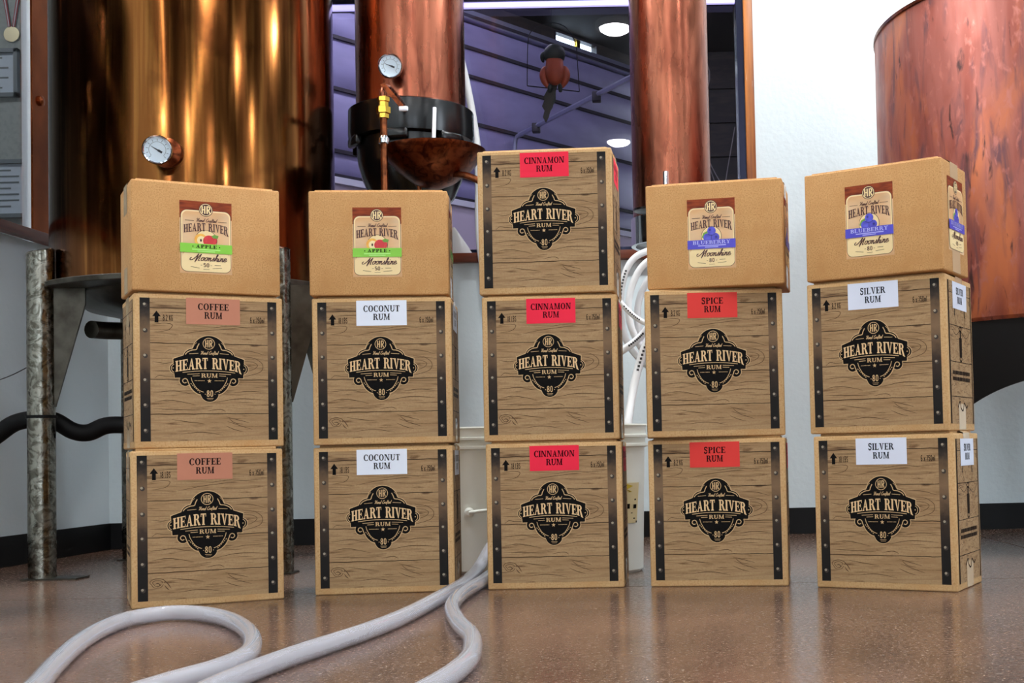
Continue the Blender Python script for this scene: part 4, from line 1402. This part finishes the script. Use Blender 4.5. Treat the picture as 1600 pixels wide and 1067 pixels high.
link('gauge_stem', tube_me('gauge_stem', [Vector((-1.085, 2.79, 0.972)) - SC, Vector((-1.082, 2.718, 0.964)) - SC], 0.011, 14, 1, False), M_BOWL, still)
link('gauge_collar', lathe_me('gauge_collar', [(0.0, 0), (0.034, 0), (0.034, 0.012), (0.02, 0.02), (0.0, 0.02)], 28, mtx=Matrix.Translation(Vector((-1.078, 2.77, 0.968)) - SC) @ Matrix.Rotation(PI / 2, 4, 'X')), M_BOWL, still)

strap = link('hose_strap', lathe_me('hose_strap', [(0.0312, 0.0), (0.034, 0.0), (0.034, 0.007), (0.0312, 0.007)], 28, (-1.412, 2.85, 0.374)), M_BLACK_MATTE)
tag(strap, 'black cable tie around the front left steel leg', 'strap')
bh = link('black_hose', tube_me('black_hose', [(-1.80, 2.93, 0.25), (-1.654, 2.93, 0.287), (-1.593, 2.92, 0.313), (-1.554, 2.915, 0.336), (-1.507, 2.912, 0.366), (-1.456, 2.912, 0.375), (-1.412, 2.912, 0.370), (-1.372, 2.92, 0.345), (-1.34, 2.93, 0.340), (-1.302, 2.94, 0.356), (-1.26, 2.95, 0.357), (-1.20, 2.96, 0.35), (-1.05, 2.98, 0.34)], 0.0205, 16, 6), M_BLACK_MATTE)
tag(bh, 'thick black hose tied to the steel leg at the far left', 'hose')
wr = link('thin_wire', tube_me('thin_wire', [(-1.84, 3.22, 0.455), (-1.70, 3.14, 0.476), (-1.6403, 3.1, 0.4837), (-1.55, 3.0, 0.491), (-1.437, 2.87, 0.505)], 0.0013, 6, 6), M_WIRE)
tag(wr, 'thin dark wire running from the left wall to the steel leg', 'wire')

# copper column with the black clamp and bowl
CC = Vector((-0.623, 3.30, 0))
col2 = empty('copper_column', CC)
tag(col2, 'wide copper column with dial thermometer seated in a black clamp ring', 'column')
link('tube', lathe_me('tube', [(0.0, 1.15), (0.1465, 1.15), (0.1465, 2.3), (0, 2.3)], 72), M_COPPER, col2)
rg = link('clamp_ring', lathe_me('clamp_ring', [(0.148, 1.195), (0.160, 1.200), (0.168, 1.195), (0.169, 1.13), (0.166, 1.115), (0.150, 1.112), (0.148, 1.12)], 64), M_BLACK, col2)
for k, a in enumerate((-150, -95, -40, 40, 100, 160)):
    ar = math.radians(a)
    mt = Matrix.Translation((0.160 * math.cos(ar), 0.160 * math.sin(ar), 1.105)) @ Matrix.Rotation(ar, 4, 'Z')
    link('clamp_lug', box_me('clamp_lug', -0.012, -0.035, -0.014, 0.008, 0.035, 0.012, 0.006, mt), M_BLACK, rg)
link('pot', lathe_me('pot', [(0.146, 1.16), (0.146, 1.08), (0.143, 1.05), (0.132, 1.01), (0.112, 0.965), (0.082, 0.93), (0.05, 0.905), (0.0, 0.895)], 64), M_BLACK, col2)
link('post', lathe_me('post', [(0, 0), (0.10, 0), (0.10, 0.012), (0.028, 0.016), (0.028, 0.90), (0, 0.90)], 28), M_BLACK, col2)
gauge(col2, 'dial_thermometer', Vector((-0.6390, 3.11, 1.268)) - CC, (0.2, -1.0, -0.14), 0.0315, 160)
link('gauge_stem', tube_me('gauge_stem', [Vector((-0.6390, 3.115, 1.267)) - CC, Vector((-0.634, 3.165, 1.268)) - CC], 0.012, 12, 1, False), M_CHROME, col2)

val = empty('valve_pipe', (-0.6215, 2.935, 0))
tag(val, 'slim copper pipe with brass valve in front of the black clamp ring', 'pipe')
link('pipe', tube_me('pipe', [(-0.002, 0, 0.02), (0, 0, 0.6), (0.0, 0, 1.10)], 0.0085, 14, 2), M_PIPE, val)
link('foot', lathe_me('foot', [(0, 0), (0.03, 0), (0.03, 0.01), (0.012, 0.025), (0, 0.025)], 20), M_PIPE, val)
link('valve_body', lathe_me('valve_body', [(0, 1.085), (0.013, 1.085), (0.013, 1.095), (0.017, 1.097), (0.017, 1.112), (0.012, 1.114), (0.012, 1.124), (0.015, 1.126), (0.015, 1.136), (0, 1.138)], 6, ang=20), M_BRASS, val)
link('joint', lathe_me('joint', [(0.0086, 1.022), (0.013, 1.024), (0.013, 1.036), (0.0086, 1.042)], 20), M_CHROME, val)
link('elbow', tube_me('elbow', [(0, 0, 1.13), (0, 0, 1.15), (0.004, 0.01, 1.162), (0.01, 0.05, 1.165), (0.012, 0.20, 1.163)], 0.009, 12, 6), M_COPPER, val)
link('lever', prism_me('lever', [(-0.004, 1.163), (0.006, 1.168), (0.052, 1.112), (0.045, 1.104)], lambda u, v, w: (u, -0.014 + w, v), 0.005), M_BOWL, val)
link('lever_tip', box_me('lever_tip', 0.040, -0.016, 1.098, 0.062, -0.008, 1.110, 0.003), M_WHITE_TRIM, val)

bowl = empty('copper_funnel', (-0.521, 3.045, 0))
tag(bowl, 'dark copper funnel bowl hanging in front of the black clamp ring', 'funnel')
link('cone', lathe_me('cone', [(0.131, 1.030), (0.128, 1.020), (0.09, 0.978), (0.05, 0.948), (0.018, 0.935), (0.0, 0.934), (0.0, 0.938), (0.018, 0.939), (0.05, 0.952), (0.088, 0.982), (0.125, 1.022), (0.129, 1.031)], 64), M_BOWL, bowl)
link('spout', tube_me('spout', [(0.045, -0.02, 0.965), (0.085, -0.045, 0.957), (0.13, -0.05, 0.935), (0.16, -0.05, 0.91)], 0.0085, 12, 5), M_PIPE, bowl)
link('stub', lathe_me('stub', [(0, 0.95), (0.011, 0.95), (0.011, 1.050), (0, 1.050)], 16, (-0.043, 0.03, 0)), M_PIPE, bowl)
link('stay', tube_me('stay', [(-0.043, 0.03, 0.96), (-0.043, 0.06, 0.80), (-0.05, 0.22, 0.70)], 0.006, 8, 5), M_PIPE, bowl)
rod = link('white_rod', tube_me('white_rod', [(-0.527, 3.075, 1.02), (-0.5257, 3.10, 1.155)], 0.005, 10, 1, False), M_WHITE_TRIM)
tag(rod, 'thin white rod standing in the copper funnel', 'rod')

# slim column
C3 = Vector((0.083, 3.40, 0))
col3 = empty('copper_column', C3)
tag(col3, 'narrower copper column with chrome collar behind the blueberry and spice stack', 'column')
link('tube', lathe_me('tube', [(0.0, 0.895), (0.1095, 0.895), (0.1095, 2.3), (0, 2.3)], 72), M_COPPER, col3)
link('collar', lathe_me('collar', [(0.1095, 0.912), (0.116, 0.910), (0.116, 0.835), (0.112, 0.833), (0.104, 0.835), (0.104, 0.9)], 64), M_CHROME, col3)
link('bottom_cap', lathe_me('bottom_cap', [(0.104, 0.842), (0.06, 0.838), (0.0, 0.838)], 40), M_BLACK, col3)
link('post', lathe_me('post', [(0, 0), (0.09, 0), (0.09, 0.012), (0.026, 0.016), (0.026, 0.84), (0, 0.84)], 28, (0.03, 0, 0)), M_STEEL_D, col3)
link('valve_wheel', lathe_me('valve_wheel', [(0, 0.902), (0.02, 0.905), (0.045, 0.912), (0.046, 0.917), (0.02, 0.924), (0, 0.926)], 32, (-0.062, -0.19, -0.014)), M_BLACK, col3)
link('valve_spindle', tube_me('valve_spindle', [(-0.05, -0.10, 0.90), (-0.06, -0.15, 0.90), (-0.062, -0.19, 0.905)], 0.006, 10, 4), M_PIPE, col3)
link('stub_pipe', tube_me('stub_pipe', [(-0.02, -0.20, 1.0), (-0.02, -0.20, 0.93), (-0.015, -0.17, 0.905), (-0.005, -0.10, 0.90)], 0.0075, 12, 5), M_CHROME, col3)

# kettle on the right
KC = Vector((1.125, 3.15, 0)); KR = 0.503
ket = empty('copper_kettle', KC)
tag(ket, 'big reddish patinated copper kettle on a black arched stand at right', 'kettle')
link('vessel', lathe_me('vessel', [(0, 0.548), (KR - 0.006, 0.548), (KR, 0.556), (KR, 1.335), (KR - 0.004, 1.341), (KR - 0.02, 1.343), (0.34, 1.42), (0.16, 1.47), (0, 1.48)], 128), M_KETTLE, ket)
link('rim_band', lathe_me('rim_band', [(KR + 0.0005, 1.333), (KR + 0.003, 1.334), (KR + 0.003, 1.342), (KR - 0.004, 1.345)], 128), M_BOWL, ket)
# arched skirt: strips whose lower edge follows three arches
bm = bmesh.new()
n = 180
r0, r1, ztop = 0.488, 0.496, 0.549
phi0 = math.atan2(-KC.y, -KC.x)


def arch_z(phi):
    d = (phi - phi0 + PI) % (2 * PI) - PI
    rear = abs(d) > PI / 3
    d = (d + PI / 3) % (2 * PI / 3) - PI / 3
    s = abs(d) * 0.49 / 0.482
    if rear:
        return 0.0 if s >= 0.97 else 0.52 * (1 - s ** 14) ** 0.5
    return 0.0 if s >= 0.985 else 0.420 * math.sqrt(max(0.0, 1 - s * s))


rows = []
for i in range(n):
    ph = phi0 + 2 * PI * i / n
    z = arch_z(ph)
    c, s = math.cos(ph), math.sin(ph)
    rows.append([bm.verts.new((r1 * c, r1 * s, z)), bm.verts.new((r1 * c, r1 * s, ztop)), bm.verts.new((r0 * c, r0 * s, ztop)), bm.verts.new((r0 * c, r0 * s, z))])
for i in range(n):
    a, b = rows[i], rows[(i + 1) % n]
    for k in range(4):
        l = (k + 1) % 4
        bm.faces.new((a[k], b[k], b[l], a[l]))
bmesh.ops.recalc_face_normals(bm, faces=bm.faces[:])
link('stand_skirt', smooth_by_angle(mesh_from(bm, 'stand_skirt'), 40), M_BLACK_MATTE, ket)

# ------------------------------------------------------------------ buckets


def bucket(label, x, y, r, h, sticker, ear):
    t = empty('plastic_bucket', (x, y, 0))
    tag(t, label, 'bucket', 'white buckets behind the stacks')
    k = r * 0.90
    pr = [(0, 0.0), (k - 0.006, 0.0), (k, 0.006), (r - 0.004, h * 0.84), (r + 0.004, h * 0.85), (r + 0.004, h * 0.865), (r - 0.002, h * 0.87), (r - 0.002, h * 0.905),
          (r + 0.005, h * 0.912), (r + 0.005, h * 0.925), (r, h * 0.93), (r, h * 0.985), (r + 0.004, h * 0.99), (r + 0.003, h), (r - 0.003, h), (r - 0.004, h * 0.9), (k - 0.004, 0.01), (0, 0.01)]
    link('shell', lathe_me('shell', pr, 64, ang=30), M_BUCKET, t)
    if ear is not None:
        a = ear
        ex, ey = (r - 0.005) * math.cos(a), (r - 0.005) * math.sin(a)
        link('ear', lathe_me('ear', [(0, 0), (0.011, 0), (0.011, 0.012), (0.006, 0.016), (0, 0.016)], 16, mtx=Matrix.Translation((ex, ey, h * 0.42)) @ Matrix.Rotation(a, 4, 'Z') @ Matrix.Rotation(PI / 2, 4, 'Y')), M_BUCKET, t)
        pts = []
        for q in range(9):
            b = a + q * 0.28
            pts.append(((r + 0.010) * math.cos(b), (r + 0.010) * math.sin(b), h * 0.42 + 0.004 * q - 0.0006 * q * q))
        link('handle', tube_me('handle', pts, 0.004, 8, 4), M_BUCKET, t)
    if sticker:
        a0, a1 = sticker
        st = bmesh.new()
        pr2 = []
        m = 10
        for q in range(m + 1):
            b = a0 + (a1 - a0) * q / m
            rr = r * 0.945 + 0.0035
            pr2.append([st.verts.new(((rr - 0.004) * math.cos(b), (rr - 0.004) * math.sin(b), h * 0.335)), st.verts.new(((rr + 0.0035) * math.cos(b), (rr + 0.0035) * math.sin(b), h * 0.605))])
        for q in range(m):
            st.faces.new((pr2[q][0], pr2[q + 1][0], pr2[q + 1][1], pr2[q][1]))
        sk = link('sticker', mesh_from(st, 'sticker', True), M_STICK, t)

        def cf(u, v, o):
            b = a0 + (a1 - a0) * u
            rr = r * 0.945 + 0.0035 - 0.004 + 0.0075 * v + o
            return (rr * math.cos(b), rr * math.sin(b), h * (0.335 + 0.27 * v))
        link('sticker_print', print_me('sp', [rect(0.02, 0.0, 0.98, 0.05), rect(0.12, 0.56, 0.9, 0.60), rect(0.55, 0.36, 0.70, 0.48), rect(0.82, 0.36, 0.93, 0.46), rect(0.1, 0.24, 0.8, 0.26), rect(0.3, 0.1, 0.9, 0.13)], cf, 0.001), M_INK, sk)
        link('sticker_logo', print_me('sl', [[(0.25, 0.86), (0.6, 0.97), (0.78, 0.92), (0.6, 0.84), (0.75, 0.78), (0.35, 0.72)]], cf, 0.0012), M_YELLOW, sk)
    return t


bucket('white plastic bucket with handle, between coconut and cinnamon stacks', -0.415, 2.86, 0.120, 0.33, None, math.radians(-84))
bucket('white plastic bucket with yellow printed sticker, between cinnamon and spice stacks', -0.124, 2.765, 0.1205, 0.328, (math.radians(-78), math.radians(-32)), None)

# ------------------------------------------------------------------ hoses on the floor
R_ = 0.0130
loopA = [(-0.62, 1.16), (-0.675, 1.30), (-0.712, 1.422), (-0.759, 1.562), (-0.81, 1.731), (-0.845, 1.89), (-0.849, 2.005), (-0.808, 2.065), (-0.741, 2.04), (-0.667, 1.952), (-0.597, 1.82), (-0.551, 1.695), (-0.529, 1.59), (-0.536, 1.50), (-0.56, 1.42), (-0.585, 1.30), (-0.60, 1.18)]
t2 = [(-0.352, 2.715), (-0.366, 2.60), (-0.371, 2.45), (-0.375, 2.30), (-0.381, 2.162), (-0.393, 1.975), (-0.414, 1.825), (-0.440, 1.708), (-0.463, 1.611), (-0.480, 1.519), (-0.493, 1.421), (-0.50, 1.30), (-0.51, 1.15)]
t3 = [(-0.330, 2.72), (-0.337, 2.60), (-0.338, 2.47), (-0.343, 2.36), (-0.346, 2.22), (-0.334, 2.06), (-0.296, 1.88), (-0.256, 1.739), (-0.238, 1.631), (-0.230, 1.541), (-0.233, 1.453), (-0.245, 1.36), (-0.27, 1.24)]


def clear_hose(label, pts, lift=None):
    t = empty('clear_hose', (pts[0][0], pts[0][1], 0))
    tag(t, label, 'hose', 'clear hoses on the floor')
    q = []
    for i, p in enumerate(pts):
        z = R_ + 0.0005 + (lift[i] if lift else 0)
        q.append((p[0] - pts[0][0], p[1] - pts[0][1], z))
    link('wall_of_hose', tube_me('hose_wall', q, R_, 20, 8), M_VINYL, t)
    bo = tube_me('bore', q, R_ * 0.72, 16, 8)
    bo.flip_normals()
    link('bore', bo, M_VINYL, t)
    return t


clear_hose('clear vinyl hose bent in a wide loop at the left foreground', loopA)
clear_hose('clear vinyl hose running straight from between the stacks to the lower left', t2, [0.05, 0.012] + [0] * 11)
clear_hose('clear vinyl hose winding in an S in front of the coconut and cinnamon stacks', t3)

# white hose behind the wide column
wh = link('white_hose', tube_me('white_hose', [(-0.60, 3.72, 1.75), (-0.572, 3.71, 1.60), (-0.541, 3.7, 1.459), (-0.525, 3.7, 1.38), (-0.509, 3.7, 1.281), (-0.499, 3.7, 1.192), (-0.497, 3.7, 1.084), (-0.499, 3.7, 0.986), (-0.494, 3.7, 0.878), (-0.475, 3.7, 0.751), (-0.44, 3.66, 0.478), (-0.42, 3.5, 0.2), (-0.40, 3.2, 0.0125), (-0.36, 3.05, 0.0125)], 0.0115, 14, 8), M_HOSE_W)
tag(wh, 'white plastic hose hanging down in front of the window beside the wide column', 'hose')
fun = empty('white_funnel', (-0.590, 3.778, 0.887))
tag(fun, 'white funnel lying on the window sill between the second and third stacks', 'funnel')
link('cone', lathe_me('cone', [(0.0, 0.085), (0.006, 0.085), (0.010, 0.08), (0.060, 0.004), (0.062, 0.0), (0.058, 0.0), (0.0, 0.075)], 40), M_HOSE_W, fun)
fun.scale = (1, 0.3, 1)

# pale hoses coiled below the chrome collar


def small_hose(label, pts, r=0.0085, txt=True, m=M_HOSE_W):
    t = empty('pale_hose', pts[0])
    tag(t, label, 'hose', 'pale hoses below the chrome collar')
    q = [tuple(Vector(p) - Vector(pts[0])) for p in pts]
    link('hose_body', tube_me('hose_body', q, r, 12, 8), m, t)
    if txt:
        pp = catmull(q, 8)
        k0 = len(pp) // 3
        fr = lambda u, v, o: (u, v, o)
        bm = bmesh.new()
        for k in range(k0, min(k0 + 9, len(pp) - 1), 1):
            c = pp[k]
            bm_box(bm, c.x - r * 0.25, c.y - r * 1.04, c.z - r * 0.25, c.x + r * 0.3, c.y - r * 0.8, c.z + r * 0.3)
        link('hose_marking', mesh_from(bm, 'hose_marking'), M_TEXT_BLK, t)


def px(lst, y):
    return [(a, y + i * 0.0, b) for i, (a, b) in enumerate(lst)]


small_hose('outermost pale hose of the coil below the chrome collar', px([(0.09, 0.77), (0.023, 0.765), (-0.026, 0.742), (-0.052, 0.690), (-0.060, 0.62), (-0.050, 0.55), (-0.020, 0.50), (0.03, 0.46), (0.08, 0.45)], 3.02))
small_hose('second pale hose inside the coil below the chrome collar', px([(0.09, 0.745), (0.03, 0.742), (-0.008, 0.715), (-0.032, 0.665), (-0.040, 0.61), (-0.030, 0.56), (0.0, 0.50), (0.04, 0.43), (0.09, 0.40)], 2.995), txt=False)
small_hose('innermost pale hose of the coil below the chrome collar', px([(0.10, 0.72), (0.045, 0.718), (0.008, 0.69), (-0.014, 0.64), (-0.018, 0.59), (-0.008, 0.52), (0.02, 0.45), (0.06, 0.38)], 3.045), txt=False)
small_hose('pale hose crossing the coil upward to the right', px([(-0.10, 0.47), (-0.065, 0.505), (-0.025, 0.533), (0.006, 0.565), (0.05, 0.63), (0.09, 0.70)], 2.965), 0.009)
small_hose('pale printed hose crossing the coil downward to the right', px([(-0.12, 0.69), (-0.075, 0.645), (-0.035, 0.60), (0.0, 0.575), (0.05, 0.56), (0.10, 0.56)], 2.94), 0.0065)
small_hose('white printed hose dropping into the bucket with the yellow sticker', [(0.09, 2.93, 0.62), (0.04, 2.93, 0.585), (0.005, 2.925, 0.53), (-0.020, 2.92, 0.46), (-0.036, 2.90, 0.39), (-0.048, 2.86, 0.31), (-0.055, 2.84, 0.20)], 0.010, True)

# ------------------------------------------------------------------ parrot ornament
par = empty('parrot_ornament', (-0.290, 4.15, 1.505))
tag(par, 'dark green and orange parrot ornament perched in a hanging wire arch', 'ornament')


def skin_mesh(name, verts, edges, radii, sub=2):
    me = bpy.data.meshes.new(name)
    me.from_pydata(verts, edges, [])
    o = bpy.data.objects.new(name, me)
    COL.objects.link(o)
    o.modifiers.new('skin', 'SKIN')
    for i, r in enumerate(radii):
        me.skin_vertices[0].data[i].radius = r if isinstance(r, tuple) else (r, r)
    me.skin_vertices[0].data[0].use_root = True
    s = o.modifiers.new('sub', 'SUBSURF')
    s.levels = sub
    s.render_levels = sub
    dg = bpy.context.evaluated_depsgraph_get()
    out = bpy.data.meshes.new_from_object(o.evaluated_get(dg))
    bpy.data.objects.remove(o)
    for p in out.polygons:
        p.use_smooth = True
    return out


body = skin_mesh('body', [(0.0, 0, 0.015), (0.0, -0.004, 0.045), (0.0, -0.002, 0.078), (0.0, 0, 0.105), (0.0, 0, 0.125), (0.002, 0, 0.140)],
                 [(0, 1), (1, 2), (2, 3), (3, 4), (4, 5)], [0.020, 0.036, 0.036, 0.030, 0.036, 0.026])
link('body', body, M_P_OR, par)
hd = lathe_me('head', [(0, 0.158), (0.020, 0.155), (0.034, 0.142), (0.038, 0.125), (0.034, 0.108), (0.026, 0.098), (0, 0.095)], 24)
ho = link('head', hd, M_P_GR, par)
link('beak', skin_mesh('beak', [(-0.028, 0, 0.130), (-0.042, 0, 0.120), (-0.041, 0, 0.103), (-0.036, 0, 0.097)], [(0, 1), (1, 2), (2, 3)], [0.014, 0.012, 0.007, 0.003]), M_P_GR, ho)
for s, nm in ((-1, 0), (1, 1)):
    wg = skin_mesh('wing', [(s * 0.026, 0.002, 0.085), (s * 0.040, 0, 0.062), (s * 0.038, 0, 0.035), (s * 0.020, 0, 0.006)], [(0, 1), (1, 2), (2, 3)], [0.012, 0.017, 0.015, 0.005])
    link('wing', wg, M_P_OR, par)
    link('foot', skin_mesh('foot', [(s * 0.016, 0, 0.022), (s * 0.018, -0.006, 0.006), (s * 0.018, 0.004, -0.006)], [(0, 1), (1, 2)], [0.009, 0.009, 0.006]), M_P_GR, par)
for k, (dx, dz, w) in enumerate(((-0.034, -0.110, 0.010), (-0.022, -0.075, 0.012), (-0.036, -0.070, 0.011), (-0.012, -0.050, 0.012), (-0.030, -0.040, 0.014))):
    tl = prism_me('tail_feather', [(-0.014 - 0.002 * k, 0.02), (0.008 - 0.002 * k, 0.02), (dx + w, dz + 0.02), (dx, dz), (dx - w, dz + 0.02)], lambda u, v, q, k=k: (u, 0.004 + 0.004 * k + q, v), 0.004)
    link('tail_feather', tl, M_P_TAIL if k % 2 == 0 else M_P_GR, par)
ring = [(-0.095, 0, 0.018), (-0.093, 0, 0.10), (-0.086, 0, 0.19), (-0.055, 0, 0.222), (-0.010, 0, 0.234), (0.04, 0, 0.218), (0.072, 0, 0.165), (0.078, 0, 0.10), (0.083, 0, -0.006)]
link('wire_arch', tube_me('wire_arch', ring, 0.0016, 6, 6), M_WIRE, par)
link('perch', tube_me('perch', [(-0.095, 0, 0.018), (0.083, 0, -0.006)], 0.002, 8, 1, False), M_WIRE, par)
link('hook', tube_me('hook', [(-0.010, 0, 0.234), (-0.008, 0, 0.26), (-0.006, 0, 0.60), (-0.006, 0.0, 1.09)], 0.0012, 6, 4), M_WIRE, par)
